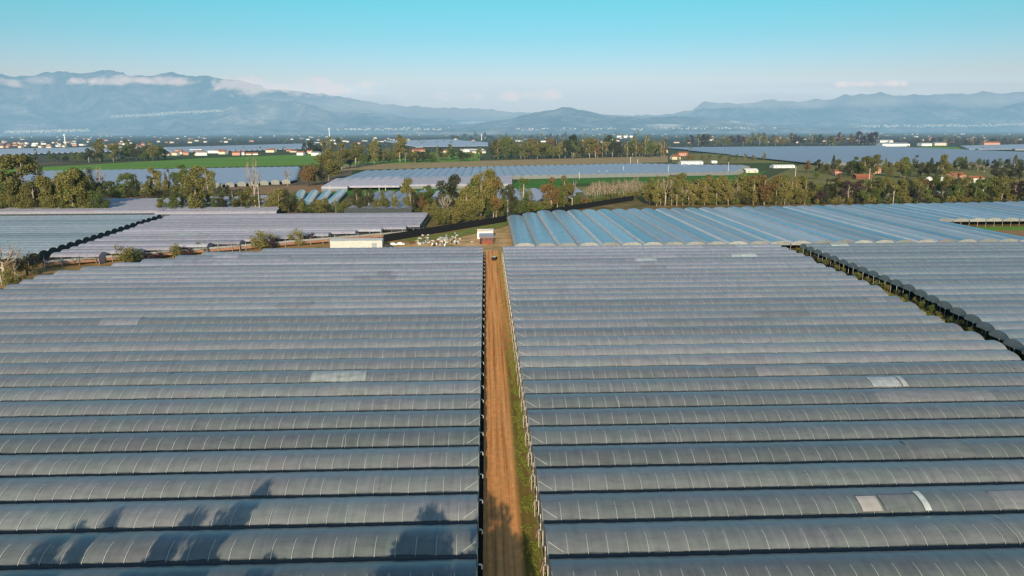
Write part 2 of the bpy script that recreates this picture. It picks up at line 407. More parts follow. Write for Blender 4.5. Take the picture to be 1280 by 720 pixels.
m=MB(); m.tube([(-.1,0,GZ-.1),(.5,0,GZ-.12),(.62,0,GZ-.3),(.62,0,GZ-.75)],.10,6); PIPE_L=m.mesh('downpipe',M['white'])
m=MB(); m.tube([(.1,0,GZ-.1),(-.45,0,GZ-.14),(-.55,0,GZ-.4),(-.55,0,.1)],.045,6); PIPE_R=m.mesh('downpipe',M['concrete'])
def patch(root,x,n,mat,th=(.66,1.75),seed=3):
    o=link('film_patch',cover_mesh('film_patch',n,W,GZ,RISE,th[0],th[1],mat,3,8,seed,0,.13,.02),root,(x,0,0))
    return o
random.seed(88)
M['film_old']=film('old_film',(.155,.168,.162),(.205,.202,.198),.34,tint=.16,far=((.25,.255,.285),(.32,.305,.34)))
M['film_dark']=film('clean_film',(.108,.132,.134),(.15,.165,.165),.28,tint=.15,far=((.205,.22,.25),(.265,.258,.295)))
def weather(root,L,seed,sub,w=W):
    n=random.choice([0,0,0,1,1])
    for k in range(n):
        nb=random.choice([2,3,4,6,9,14]); tot=int(L/BAY)
        if tot<nb+3: continue
        s=random.randrange(1,tot-nb)
        link('film_sheet',cover_mesh('film_sheet',nb*BAY,W,GZ,RISE,.55,random.choice([1.5,1.9,math.pi-.06]),M[random.choice(['film_old'])],sub,12,seed,s*BAY,.085),root)
    for k in range(random.choice([0,0,1,1])):
        m=MB(); x=U(4,L-4); m.tube([(x+.12*math.sin(j),)+arc_pt(.45+1.5*j/9,W,GZ,RISE,.10) for j in range(10)],.032,4); m.build('tie_rope',M['steel'],root)
NROW=32; LY0=63.1; RY0=62.7
stair=[(-160,60),(-160,258),(-156,266),(-151,274),(-138,287),(-128,296),(-119,304),(-102,310),(-82,318)]
def interp(tab,y):
    for (a,ya),(b,yb) in zip(tab,tab[1:]):
        if y<=yb: return a+(b-a)*(y-ya)/(yb-ya)
    return tab[-1][0]
def extraL(i):
    def f(root):
        L=root['len']
        link('brace',BRL,root,(L-.05,0,0)); link('downpipe',PIPE_L,root,(L,.1,0))
    return f
PQ=[]
for i in range(1,NROW):
    y=LY0+W*i; xl=interp(stair,y+W/2); xl=ML-round((ML-xl)/BAY)*BAY; L=ML-xl
    k=i; back=NROW-i
    lab=f'grey film polytunnel on the left of the dirt road, {ordw(back)} from the yard end'
    if i==1: lab='foremost grey polytunnel left of the dirt road, cut by the bottom edge of the photo'
    if back==1: lab='last polytunnel left of the dirt road, next to the yard with crates'
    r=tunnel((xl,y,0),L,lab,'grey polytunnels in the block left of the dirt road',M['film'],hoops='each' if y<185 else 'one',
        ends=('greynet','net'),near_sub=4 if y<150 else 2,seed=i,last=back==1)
    link('brace',BRL,r,(L-.05,0,0)); link('downpipe',PIPE_L,r,(L,.1,0))
    if i!=13: weather(r,L,i,4 if y<150 else 2)
    r['len']=L
    TUN=r; 
    PQ.append((y,xl,r))
for yy,xl,r in PQ:
    Xa,Ya=G(397,461,4.3); Xb,_=G(463,461,4.3)
    if yy<=Ya-.6<yy+W: patch(r,Xa-xl,Xb-Xa,M['patch'],(.56,1.6))
m=MB(); m.tube([(0,.6,1.15),(0,7.3,1.15)],.08,6); ROLL=m.mesh('rolled_curtain',M['wood'])
m=MB()
for yy in (2.6,): m.tube([(-.05,yy,2.6),(-.75,yy,.05)],.04,4)
STRUT=m.mesh('strut',M['wood'])
PQ=[]
for i in range(1,NROW):
    y=RY0+W*i; back=NROW-i; xr=interp([(119,60),(121,165),(122,182),(126,219),(130,307),(131,330)],y); L=round((xr-MR)/BAY)*BAY
    lab=f'grey film polytunnel on the right of the dirt road, {ordw(back)} from the far end'
    if i==1: lab='foremost grey polytunnel right of the dirt road, cut by the bottom edge of the photo'
    if back==1: lab='last polytunnel right of the dirt road, touching the ends of the blue tunnels'
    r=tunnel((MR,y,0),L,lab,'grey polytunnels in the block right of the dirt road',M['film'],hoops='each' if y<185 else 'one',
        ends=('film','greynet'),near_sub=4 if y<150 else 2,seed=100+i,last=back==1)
    link('brace',BRR,r,(.05,0,0)); link('downpipe',PIPE_R,r,(0,.1,0)); link('rolled_curtain',ROLL,r,(-.3,0,0)); link('strut',STRUT,r)
    PQ.append((y,r)); weather(r,L,100+i,4 if y<150 else 2)
def rpatch(x0,x1,y,mat,th=(.66,1.6)):
    Xa,Ya=G(x0,y,4.3); Xb,_=G(x1,y,4.3)
    for yy,r in PQ:
        if yy<=Ya-.6<yy+W: patch(r,Xa-MR,max(.6,Xb-Xa),mat,th)
rpatch(1069,1094,627,M['patchp'],(.6,1.35)); rpatch(1096,1143,625,M['film_old'],(.6,1.4)); rpatch(1144,1152,624,M['patch'],(.58,1.6)); rpatch(1087,1124,479,M['patchb'],(.6,1.5)); rpatch(1124,1130,478,M['patch'],(.6,1.6)); rpatch(790,818,323,M['patchb']); rpatch(909,940,317.5,M['patchb'])
for i in range(10,NROW):
    y=RY0+W*i+1.0; xl=interp([(126.,150),(127.5,160),(133,181),(138.5,220),(141.7,320)],y); back=NROW-i
    L=round((min(.83*y+40,300)-xl)/BAY)*BAY
    lab=f'pale bluish polytunnel beyond the grassy gap at right, {ordw(back)} from the blue tunnels'
    r=tunnel((xl,y,0),L,lab,'bluish polytunnels right of the grassy gap',M['film_r2'],hoops='one',ends=('open','greynet'),near_sub=2,seed=200+i,last=back==1)
    if back==1: patch(r,11,8,M['patch'])
# tunnels of the left middle distance
for j in range(19):
    y=301+W*j; xe=-190-10*(y-301)/140
    L=round((min(.62*y+60,360)+xe)/BAY)*BAY
    back=19-j
    r=tunnel((xe-L,y,0),L,f'pale blue polytunnel of the far left block, {ordw(back)} row from the trees','pale blue polytunnels at far left',M['film_l3'],hoops=None,ends=('net','net'),near_sub=1,seed=300+j,seg=10,th0=.3,last=back==1)
    if j==1: patch(r,L-21,12,M['patch'],(.7,1.6))
for j in range(19):
    y=303+W*j; xl=-183-10*(y-301)/140
    xr=interp([(-160,303),(-36,385),(-36,500)],y-1.5); L=round((xr-xl)/BAY)*BAY; back=19-j
    r=tunnel((xr-L,y,0),L,f'lavender polytunnel behind the row of bushes, {ordw(back)} row from the trees','lavender polytunnels behind the bushes',M['film_lav'],hoops=None,ends=('light','lav' if y<385 else 'net'),near_sub=1,seed=330+j,seg=10,th0=.3,last=back==1)
    if j==7: patch(r,30,14,M['patch'],(.7,1.6))
# blue tunnels running away from the photographer
BW=9.75
def fence_y(x): return 359.1+(x+51.3)*(572.4-359.1)/(119.6+51.3)
for j in range(25):
    x0=12.5+BW*(j+1); xm=x0-BW/2
    yend=min(fence_y(xm)-11, 470+(xm-150)*.11) ; L=yend-321.5
    lab=f'striped blue-block polytunnel beyond the road end, {ordw(j+1)} from its left edge'
    tunnel((x0,321.5,0),L,lab,'blue polytunnels running away behind the right block',M['film_blue'] if j<7 or (j*7)%3==0 else M['film_pale'],rz=R(90),w=BW,gz=3.0,rise=1.9,th0=.12,hoops=None,ends=('lightarch','greynet'),near_sub=1,seed=400+j,last=(j==0),skirt=True)
for j in range(18):
    x0=12.5+BW*(j+26); yend=470+(x0-150)*.11; L=yend-400
    lab=f'pale blue polytunnel set back behind the brown field, {ordw(j+1)} from its left edge'
    tunnel((x0,400,0),L,lab,'pale blue polytunnels behind the brown field',M['film_blue'] if j<7 or (j*7)%3==0 else M['film_pale'],rz=R(90),w=BW,gz=3.0,rise=1.9,th0=.12,hoops=None,ends=('lightarch','greynet'),near_sub=1,seed=460+j,last=(j==0),skirt=True)
# ------------------------------------------------------------------ distant tunnel blocks
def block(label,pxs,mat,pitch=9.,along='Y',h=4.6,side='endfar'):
    "one far-off block of joined tunnels: roof of parallel arches plus its low walls; outline given as ground corners"
    pts=[G(x,y,h) for x,y in pxs]
    cx=sum(p[0] for p in pts)/len(pts); cy=sum(p[1] for p in pts)/len(pts)
    root=empty('greenhouse_block',(cx,cy,0)); tag(root,label,'greenhouse','far-off tunnel blocks')
    q=[(p[0]-cx,p[1]-cy) for p in pts]
    # spans lie between successive slices across the outline
    def cut(val,ax):
        hits=[]
        for a,b in zip(q,q[1:]+q[:1]):
            if (a[ax]-val)*(b[ax]-val)<0:
                t=(val-a[ax])/(b[ax]-a[ax]); hits.append(a[1-ax]+(b[1-ax]-a[1-ax])*t)
        return (min(hits),max(hits)) if len(hits)>1 else None
    ax=0 if along=='Y' else 1
    lo=min(p[ax] for p in q); hi=max(p[ax] for p in q)
    n=int((hi-lo)/pitch); m=MB(); e=MB(); seg=6
    for k in range(n):
        c=cut(lo+(k+.5)*pitch,ax)
        if not c or c[1]-c[0]<5: continue
        P=[]
        for s in (c[0],c[1]):
            row=[]
            for j in range(seg+1):
                an=math.pi*j/seg; o=lo+(k+.5)*pitch-pitch/2*math.cos(an); z=h-2.0+2.2*math.sin(an)
                row.append((o,s,z) if ax==0 else (s,o,z))
            P.append(row)
        m.grid(P)
        for row in P:
            a,b=row[0],row[-1]; e.poly(row+[(b[0],b[1],0),(a[0],a[1],0)])
        if ax==1:
            s=lo+k*pitch+.02
            if k==0: e.quad((c[0],s,0),(c[1],s,0),(c[1],s,h-2),(c[0],s,h-2))
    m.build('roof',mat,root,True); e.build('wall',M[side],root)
    return root
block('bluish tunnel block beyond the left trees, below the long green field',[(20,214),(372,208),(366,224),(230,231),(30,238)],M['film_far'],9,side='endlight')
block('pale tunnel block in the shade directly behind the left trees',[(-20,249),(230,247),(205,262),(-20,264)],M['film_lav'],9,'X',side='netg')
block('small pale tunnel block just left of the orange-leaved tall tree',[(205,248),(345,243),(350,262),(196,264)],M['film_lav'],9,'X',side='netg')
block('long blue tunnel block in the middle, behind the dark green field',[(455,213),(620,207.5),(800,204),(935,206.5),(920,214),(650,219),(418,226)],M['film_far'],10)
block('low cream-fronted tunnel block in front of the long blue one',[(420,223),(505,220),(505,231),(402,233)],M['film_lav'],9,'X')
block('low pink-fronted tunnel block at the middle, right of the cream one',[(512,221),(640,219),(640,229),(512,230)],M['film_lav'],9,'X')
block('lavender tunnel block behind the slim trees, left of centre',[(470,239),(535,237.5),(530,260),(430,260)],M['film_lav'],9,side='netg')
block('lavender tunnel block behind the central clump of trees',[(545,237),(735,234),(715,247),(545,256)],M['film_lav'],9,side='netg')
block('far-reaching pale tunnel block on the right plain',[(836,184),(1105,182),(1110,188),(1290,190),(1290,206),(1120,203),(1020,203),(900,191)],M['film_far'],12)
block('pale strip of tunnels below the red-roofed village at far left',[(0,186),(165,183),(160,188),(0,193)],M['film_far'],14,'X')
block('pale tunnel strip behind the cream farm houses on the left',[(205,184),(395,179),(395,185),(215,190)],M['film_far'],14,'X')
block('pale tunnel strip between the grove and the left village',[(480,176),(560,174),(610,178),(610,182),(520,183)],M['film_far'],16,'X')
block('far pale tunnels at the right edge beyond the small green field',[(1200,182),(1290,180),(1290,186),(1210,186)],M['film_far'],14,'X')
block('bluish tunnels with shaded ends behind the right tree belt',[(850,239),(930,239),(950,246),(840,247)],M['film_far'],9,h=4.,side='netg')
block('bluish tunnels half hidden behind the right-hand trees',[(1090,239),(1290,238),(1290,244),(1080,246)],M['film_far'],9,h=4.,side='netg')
# four rounded blue tunnels left of centre
for j,(x,y,xe,ye) in enumerate(((376,258,383,241),(388,259,399,241),(402,259,415,241),(416,259,433,240))):
    a=G(x,y,2); b=G(xe,ye,2); L=math.dist(a,b)
    tunnel((a[0],a[1],0),L,f'short rounded blue polytunnel behind the lavender block, {ordw(j+1)} of four from the left','four short blue polytunnels',M['film_blue'],rz=math.atan2(b[1]-a[1],b[0]-a[0]),w=8.,gz=1.2,rise=3.6,th0=.1,hoops='one',ends=('light','lightarch'),near_sub=1,seed=500+j)
# ------------------------------------------------------------------ windbreak fence
A=Vector((-51.3,359.1,0)); B=Vector((119.6,572.4,0)); d=(B-A); n=int(d.length/6); d.normalize()
fr=empty('windbreak_fence',A); tag(fr,'long black net windbreak fence running diagonally behind the yard','fence')
m=MB(); up=Vector((0,0,1)); nrm=Vector((-d.y,d.x,0))
for k in range(n):
    a=d*(6*k); b=d*(6*(k+1)-.02)
    h0=3.9+.15*mnoise.noise((k*.7,0,0)); h1=3.9+.15*mnoise.noise(((k+1)*.7,0,0))
    m.quad(a+up*.05,b+up*.05,b+up*h1,a+up*h0)
m.build('net',M['black'],fr)
pm=MB(); pm.box((0,0,2.05),(.16,.16,4.1)); pme=pm.mesh('post',M['black'])
for k in range(n+1): link('post',pme,fr,tuple(d*(6*k)+nrm*.1))
# ------------------------------------------------------------------ trees
def leafmat(name,c1,c2,c3=None):
    m=Mat(name); oi=m.n('ShaderNodeObjectInfo').outputs['Random']
    nz=m.noise(.35,4,m.pos(),.6); n2=m.noise(3.,3,m.pos())
    f=m.math('ADD',m.math('MULTIPLY',oi,.45),m.math('MULTIPLY',nz,.6))
    c=m.ramp(f,[(.2,c1),(.55,c2),(.85,c3 or c2)])
    c=m.mix(1.,c,m.ramp(n2,[(.25,.55),(.75,1.4)]),'MULTIPLY')
    b=m.bsdf(c,.75,.25)
    tr=m.n('ShaderNodeBsdfTranslucent'); m.l(c,tr.inputs[0])
    mx=m.n('ShaderNodeMixShader'); mx.inputs[0].default_value=.25; m.l(b,mx.inputs[1]); m.l(tr.outputs[0],mx.inputs[2])
    return m.done(mx.outputs[0])
LM={'olive':leafmat('leaf_olive',(0.112,0.116,0.037),(0.205,0.187,0.059),(0.284,0.251,0.079)),
    'green':leafmat('leaf_green',(0.079,0.112,0.034),(0.139,0.172,0.048),(0.198,0.218,0.066)),
    'dark':leafmat('leaf_dark',(0.037,0.048,0.026),(0.073,0.079,0.040),(0.112,0.112,0.053)),
    'yellow':leafmat('leaf_yellow',(.16,.145,.045),(.25,.21,.065),(.31,.25,.085)),
    'orange':leafmat('leaf_orange',(0.165,0.106,0.044),(0.251,0.152,0.059),(0.211,0.152,0.066)),
    'pink':leafmat('leaf_twig',(0.185,0.119,0.112),(0.264,0.185,0.172),(0.317,0.238,0.211)),
    'plum':leafmat('leaf_plum',(0.040,0.024,0.034),(0.073,0.046,0.059),(0.106,0.066,0.066)),
    'reed':leafmat('leaf_reed',(0.264,0.132,0.059),(0.396,0.224,0.099),(0.449,0.290,0.132))}
BK={'pale':simple('bark_pale',(.42,.34,.26),.9,.1,.3,3),'dark':simple('bark_dark',(.10,.075,.055),.9,.1,.3,3)}
def leaf(m,p,s,flat=0.):
    a=Vector((U(-1,1),U(-1,1),U(-1,1)*(1-flat))).normalized(); b=Vector((U(-1,1),U(-1,1),U(-1,1))).normalized()
    b=(b-a*b.dot(a)).normalized()*s*.6; a=a*s
    m.quad(p-a-b*.3,p-b,p+a+b*.2,p+b)
def ellip():
    while 1:
        v=Vector((U(-1,1),U(-1,1),U(-1,1)))
        if v.length<1: return v
def tree_mesh(kind,seed):
    random.seed(seed); t=MB(); c=MB()
    if kind=='euc':
        lean=Vector((U(-.06,.06),U(-.06,.06),0)); top=lean*1.2+Vector((0,0,.9))
        t.tube([(0,0,-.02),lean*.4+Vector((0,0,.3)),lean*.8+Vector((0,0,.6)),top],[.022,.016,.011,.004],6)
        cl=[]
        for k in range(15):
            h=U(.2,.97); an=U(0,6.28); r=(.07+.19*math.sin(math.pi*min(1,(h-.15)/.85)))*U(.4,1.15)
            p=lean*h+Vector((r*math.cos(an),r*math.sin(an),h)); cl.append((p,U(.075,.14)))
            t.tube([lean*h+Vector((0,0,h-.14)),(p+lean*h+Vector((0,0,h-.06)))/2,p],[.008,.006,.003],4)
        cl.append((top,.075))
        for p,r in cl:
            for k in range(int(230*(r/.1)**2)):
                v=ellip(); leaf(c,p+Vector((v.x*r*1.1,v.y*r*1.1,v.z*r*.95)),U(.013,.027))
    elif kind=='broad':
        t.tube([(0,0,-.02),(.01,0,.2),(0,.01,.42)],[.035,.028,.018],6)
        for k in range(20):
            v=ellip(); n=v.normalized()*U(.5,1.)
            p=Vector((n.x*.26,n.y*.26,.56+n.z*.38)); r=U(.09,.15)
            if p.z<.2: p.z=.22
            t.tube([(0,0,.3),(p.x*.5,p.y*.5,.3+(p.z-.3)*.6),tuple(p)],[.014,.009,.003],4)
            for q in range(95):
                v=ellip(); leaf(c,p+v*r,U(.014,.028))
    elif kind=='bush':
        t.tube([(0,0,-.02),(.02,0,.25)],[.05,.03],5)
        for k in range(22):
            v=ellip().normalized()*U(.45,1.); p=Vector((v.x*.5,v.y*.5,max(.14,.5+v.z*.42))); r=U(.12,.2)
            for q in range(80): leaf(c,p+ellip()*r,U(.02,.04))
    elif kind=='poplar':
        t.tube([(0,0,-.02),(0,.01,.5),(.01,0,.96)],[.02,.013,.003],6)
        for k in range(24):
            h=U(.14,.97); w=.035+.075*math.sin(math.pi*min(1,(h-.05)/.95)); an=U(0,6.28)
            p=Vector((w*math.cos(an)*U(.3,1),w*math.sin(an)*U(.3,1),h)); r=U(.04,.07)
            for q in range(60): 
                v=ellip(); leaf(c,p+Vector((v.x*r,v.y*r,v.z*r*1.6)),U(.011,.02))
    elif kind=='conif':
        t.tube([(0,0,-.02),(0,0,.95)],[.03,.004],6)
        for k in range(1500):
            h=U(.1,1.)**1.15; w=.27*(1-h)**.8*U(.3,1)+.01; an=U(0,6.28)
            leaf(c,Vector((w*math.cos(an),w*math.sin(an),h)),U(.014,.03))
    elif kind=='bare':
        t.tube([(0,0,-.02),(.01,0,.3),(0,0,.5)],[.024,.02,.014],6)
        for k in range(16):
            an=U(0,6.28); h0=U(.28,.55); h1=U(.6,1.); r=U(.1,.26)
            a=Vector((0,0,h0)); b=Vector((r*math.cos(an),r*math.sin(an),h1)); mid=(a+b)/2+Vector((math.cos(an),math.sin(an),-.2))*.05
            t.tube([a,mid,b],[.010,.007,.003],4)
            for q in range(3):
                e=mid+(b-mid)*U(.2,.9); t.tube([e,e+Vector((U(-.1,.1),U(-.1,.1),U(.05,.14)))],[.004,.0015],3)
            for q in range(26):
                leaf(c,b+(mid-b)*U(0,.5)+ellip()*.09,U(.006,.013))
    return t,c
PROTO={}
def tree(x,yb,yt,kind,leafc,label,group=None,cat='tree',name=None,pos=None,h=None,wide=1.,bark=None):
    if leafc=='orange' and rnd()<.55: leafc='olive'; label=label.replace('orange-brown','olive-green')
    if kind=='euc' and wide>.9: wide*=.82
    v=random.randrange({'euc':6,'broad':3,'bush':3}.get(kind,2))
    key=(kind,v)
    if key not in PROTO:
        st=random.getstate(); t,c=tree_mesh(kind,hash_seed(kind,v)); random.setstate(st)
        PROTO[key]=(t.mesh('trunk',BK['pale' if kind in('euc','poplar','bare') else 'dark'],True),c.mesh('crown',LM['olive']))
    tm,cm=PROTO[key]
    if pos is None:
        X,Y=G(x,yb); h=(yb-yt)*px_scale(Y)*1.02
    else: X,Y=pos
    nm=name or {'euc':'eucalyptus_tree','broad':'broadleaf_tree','bush':'bush','poplar':'poplar_tree','conif':'conifer_tree','bare':'bare_tree'}[kind]
    o=empty(nm,(X,Y,0),U(0,6.28)); k=wide*U(.9,1.12); o.scale=(h*k,h*k*U(.9,1.1),h)
    link('trunk',tm,o)
    c=link('crown',cm,o); c.material_slots[0].link='OBJECT'; c.material_slots[0].material=LM[leafc]
    tag(o,label,cat,group); return o
def hash_seed(kind,v): return sum(map(ord,kind))*17+v*101
random.seed(21)
KN={'euc':'tall eucalyptus','broad':'round-crowned tree','bush':'bush','poplar':'slim poplar','conif':'pointed conifer','bare':'bare thin tree'}
CN={'olive':'olive-green','green':'mid-green','dark':'dark green','yellow':'yellow-green','orange':'orange-brown','pink':'pinkish leafless','plum':'dark purplish','reed':'straw-coloured'}
def belt(items,where,group):
    items=sorted(items,key=lambda q:q[0])
    for i,(x,yb,yt,k,c,*wd) in enumerate(items):
        tree(x,yb,yt,k,c,f'{CN[c]} {KN[k]}, {ordw(i+1)} from the left {where}',group,wide=wd[0] if wd else 1.,cat='bush' if k=='bush' else 'tree')
E_,B_,P_,C_,N_,S_='euc','broad','poplar','conif','bare','bush'
# clump at the left edge
belt([(3,267,212,E_,'olive'),(14,264,218,E_,'olive',1.2),(30,266,195,E_,'olive',1.35),(20,268,232,B_,'olive'),(44,268,228,E_,'olive',1.2),(54,266,213,P_,'dark',1.4),
 (68,268,232,B_,'olive'),(36,268,246,S_,'olive'),(58,268,250,S_,'olive'),(80,268,240,B_,'olive'),(74,264,226,N_,'pink'),(92,268,216,E_,'olive',1.15),(98,267,222,E_,'olive'),(104,268,238,B_,'orange'),
 (88,268,248,S_,'green'),(119,268,252,S_,'green'),(110,268,250,S_,'olive')],'in the clump at the left edge','trees in the clump at the left edge')
belt([(107,247,212,N_,'plum'),(115,247,221,B_,'dark'),(124,246,209,N_,'pink'),(128,247,229,B_,'green'),(146,247,231,B_,'dark',1.1),(136,247,238,S_,'green'),(160,246,238,S_,'olive'),(174,245,226,B_,'green'),(185,246,231,B_,'dark'),
 (195,245,211,E_,'olive'),(212,245,210,P_,'dark'),(226,244,207,E_,'green'),(261,245,211,E_,'olive',.8),(236,246,234,S_,'olive'),(275,240,229,B_,'dark'),(285,241,231,B_,'green')],'before the far bluish tunnels','trees in the row before the bluish tunnels')
belt([(202,268,253,C_,'dark'),(218,268,238,C_,'green',1.2),(228,268,256,S_,'dark'),(246,268,214,E_,'olive',1.05),(254,268,248,B_,'dark'),(270,267,246,B_,'green'),(280,267,242,B_,'dark'),(294,267,248,B_,'olive'),(308,266,247,B_,'dark',1.2),
 (320,266,201,N_,'olive',.55),(337,266,240,B_,'yellow'),(350,266,238,E_,'olive',1.3),(361,267,237,B_,'dark'),(370,266,240,B_,'green'),(379,266,248,B_,'olive'),(396,265,244,B_,'orange'),(404,265,242,B_,'olive'),(420,266,246,N_,'plum'),(432,266,250,B_,'olive')],
 'behind the lavender tunnels','trees in the line behind the lavender tunnels')
belt([(360,233,211,N_,'pink'),(386,233,200,B_,'orange',1.1),(393,232,204,B_,'olive'),(403,231,205,B_,'dark',1.2),(411,226,188,E_,'olive',1.5),(418,218,196,B_,'dark',1.1),(427,212,180,E_,'olive'),(438,210,192,B_,'dark',1.1),(445,208,178,E_,'olive',1.3),(455,208,188,B_,'green'),
 (461,206,181,P_,'green'),(468,206,178,E_,'olive'),(475,205,180,P_,'olive',1.3),(484,204,190,B_,'orange'),(492,203,188,B_,'olive'),(500,203,168,E_,'olive',.9),(507,203,182,E_,'dark'),(514,203,186,B_,'olive'),(522,202,188,B_,'plum'),(531,202,190,B_,'olive'),(547,200,182,P_,'yellow'),(566,199,186,B_,'olive'),(575,199,187,B_,'green'),(538,200,193,S_,'dark')],
 'in the grove left of centre','trees in the grove left of centre')
belt([(457,265,237,P_,'olive',1.3),(452,265,250,S_,'dark'),(479,265,238,B_,'orange',.7),(493,264,238,P_,'olive',1.2),(510,264,226,E_,'orange',.8),(521,265,240,B_,'plum'),(530,266,242,B_,'orange'),(538,272,252,S_,'yellow'),(564,276,221,E_,'dark',.9),(557,278,241,N_,'pink',1.3),(549,280,255,S_,'olive'),
 (556,281,256,B_,'olive'),(568,279,258,S_,'yellow')],'in the line left of the fence','trees in the line left of the fence')
belt([(574,278,243,B_,'olive'),(583,277,232,E_,'olive',.9),(591,276,226,E_,'green',.65),(601,276,214,E_,'olive',.62),(609,274,211,E_,'yellow',.55),(617,274,217,E_,'olive',.6),(606,275,246,B_,'green',.8),(620,274,226,E_,'orange',.9),(627,273,238,B_,'green',.8),(635,272,232,E_,'dark',.8),(642,272,250,B_,'dark',.8),(648,271,250,S_,'green'),(595,277,248,B_,'orange'),(586,278,254,S_,'olive')],
 'in the clump behind the fence','trees in the central clump')
belt([(655,269,221,P_,'green',1.5),(661,268,236,P_,'yellow',1.2),(670,267,250,S_,'green'),(680,265,246,S_,'olive'),(689,263,222,E_,'orange',.9),(697,262,232,E_,'green',.9),(705,261,221,E_,'olive',.9),(715,260,226,N_,'plum'),(722,258,240,B_,'green'),(733,256,234,N_,'orange'),(676,266,256,S_,'yellow')],
 'behind the upper half of the fence','trees behind the fence')
# thin straw-coloured saplings
for i in range(26):
    x=738+i*2.7+U(-1,1); yb=251-.06*(x-738)+U(-3,1)
    tree(x,yb,yb-U(17,25),N_,'reed','thin straw-coloured sapling in the dense row behind the end of the fence','straw-coloured saplings in a row',wide=.8)
# right belt
it=[]; x=812
while x<1010:
    k=random.choice([E_,E_,E_,P_,N_,B_]); c=random.choice(['yellow','olive','yellow','olive','orange'])
    hgt=U(26,38)*(.72 if k==B_ else 1); it.append((x,258-(x-812)*.008+U(-2.5,0),258-hgt,k,c,1.15)); x+=U(4.5,8.5)
while x<1290:
    k=random.choice([E_,B_,B_,E_,P_]); c=random.choice(['olive','olive','dark','green','plum'])
    hgt=U(19,34)*(.8 if k==B_ else 1); it.append((x,255.5-(x-1010)*.008+U(-3,0),255-hgt,k,c,1.15)); x+=U(4.5,9)
belt(it,'of the belt behind the blue tunnels','trees in the belt behind the blue tunnels')
it=[]
for x in [830+9*k for k in range(50)]:
    x+=U(-3,3); it.append((x,257-(x-812)*.008,257-(x-812)*.008-U(7,12),S_,random.choice(['dark','olive','green','yellow'])))
belt(it,'along the blue tunnels','bushes along the blue tunnels')
belt([(1008,216,200,B_,'orange',1.2),(1030,215,203,S_,'dark'),(1041,212,194,C_,'dark'),(1060,222,202,B_,'dark',1.2),(1070,221,196,E_,'green',1.4),(1080,222,197,E_,'olive',1.4),(1092,219,195,E_,'olive',1.5),(1106,216,198,C_,'green'),(1112,226,208,B_,'olive'),(1126,222,198,E_,'olive',1.4),(1130,222,198,E_,'green',1.4),(1143,214,193,P_,'dark',1.6),(1136,224,204,B_,'green'),
 (1150,222,203,B_,'dark'),(1160,222,202,B_,'dark',1.2),(1170,224,203,E_,'dark',1.4),(1177,222,195,E_,'olive'),(1183,222,204,E_,'olive',1.3),(1205,214,201,B_,'dark',1.3),(1222,215,204,N_,'pink',1.6),(1230,216,206,N_,'orange',1.4),(1244,224,208,B_,'dark',1.2),(1252,226,209,B_,'dark',1.2),(1262,226,206,B_,'dark',1.3),(1274,226,205,B_,'dark',1.3),(1020,224,212,S_,'green'),(1048,228,216,B_,'orange'),(1150,232,216,B_,'olive'),(1196,232,216,B_,'dark'),(1224,232,220,C_,'dark'),(1262,240,222,B_,'dark',1.2)],
 'around the farm at right','trees around the farm on the right')
# hedge bushes and shrubs by the near blocks
belt([(158,330,305,S_,'olive',1.25),(171,328,309,S_,'green'),(186,326,314,S_,'plum',1.3),(200,324,314,S_,'plum',1.3),(220,322,303,S_,'olive'),(236,320,309,S_,'plum',1.2),(254,317,300,S_,'olive'),(268,314,306,S_,'plum'),(327,312,287,S_,'olive',1.1),(340,311,292,S_,'plum',1.1),(371,307,285,S_,'olive',1.1),(390,304,290,S_,'plum',1.1)],
 'beside the lavender tunnels','shrubs along the near left block')
belt([(6,352,303,N_,'pink',2.),(20,350,316,N_,'plum',1.5),(34,344,316,S_,'dark',1.),(12,358,334,S_,'olive'),(60,334,322,S_,'plum'),(30,356,344,S_,'green'),(48,346,336,S_,'dark')],'at the left edge of the photo','shrubs at the left edge of the photo')
it=[]
for k in range(26):
    Y=318-6.1*k+U(-2,2); X=interp([(126.,150),(127.5,160),(133,181),(138.5,220),(141.7,320)],Y)-U(.4,2.)
    it.append((X,Y))
for i,(X,Y) in enumerate(it):
    tree(0,0,0,S_,random.choice(['green','olive','dark']),f'low bush in the grassy gap between the right-hand blocks, {ordw(i+1)} from the far end','bushes in the grassy gap','bush',pos=(X,Y),h=U(1.8,3.2))
# eucalyptus belt behind the camera whose shadows reach the tunnels
T18=math.tan(R(SUN_EL)); T7=math.tan(R(SUN_AZ-180))
for i,(x,y,z,Yt,wd) in enumerate([(92,668,4.5,38,.75),(214,668,4.5,40,.75),(246,643,4.5,41,.6),(272,668,4.5,39,.6),(301,630,4.5,40,.6),(333,597,4.5,41,.55),(346,680,4.5,38,.5),(140,650,4.5,37,.5),(528,648,4.5,40,.85),(552,660,4.5,38,.8),(500,668,4.5,42,.7),(620,601,0,40,.6),(638,652,0,41,.6),(652,688,0,38,.5),(603,640,0,38,.7),(1045,707,4.5,40,.6)]):
    xs,ys=G(x,y,z); h=z+(ys-Yt)*T18; X=xs-(ys-Yt)*T7
    tree(0,0,0,'euc','olive',f'tall eucalyptus at the near edge of the tunnels, {ordw(i+1)} of the shading row','near eucalyptus trees',pos=(X,Yt),h=h-.4,wide=wd*(1.0 if 600<x<660 else .78))
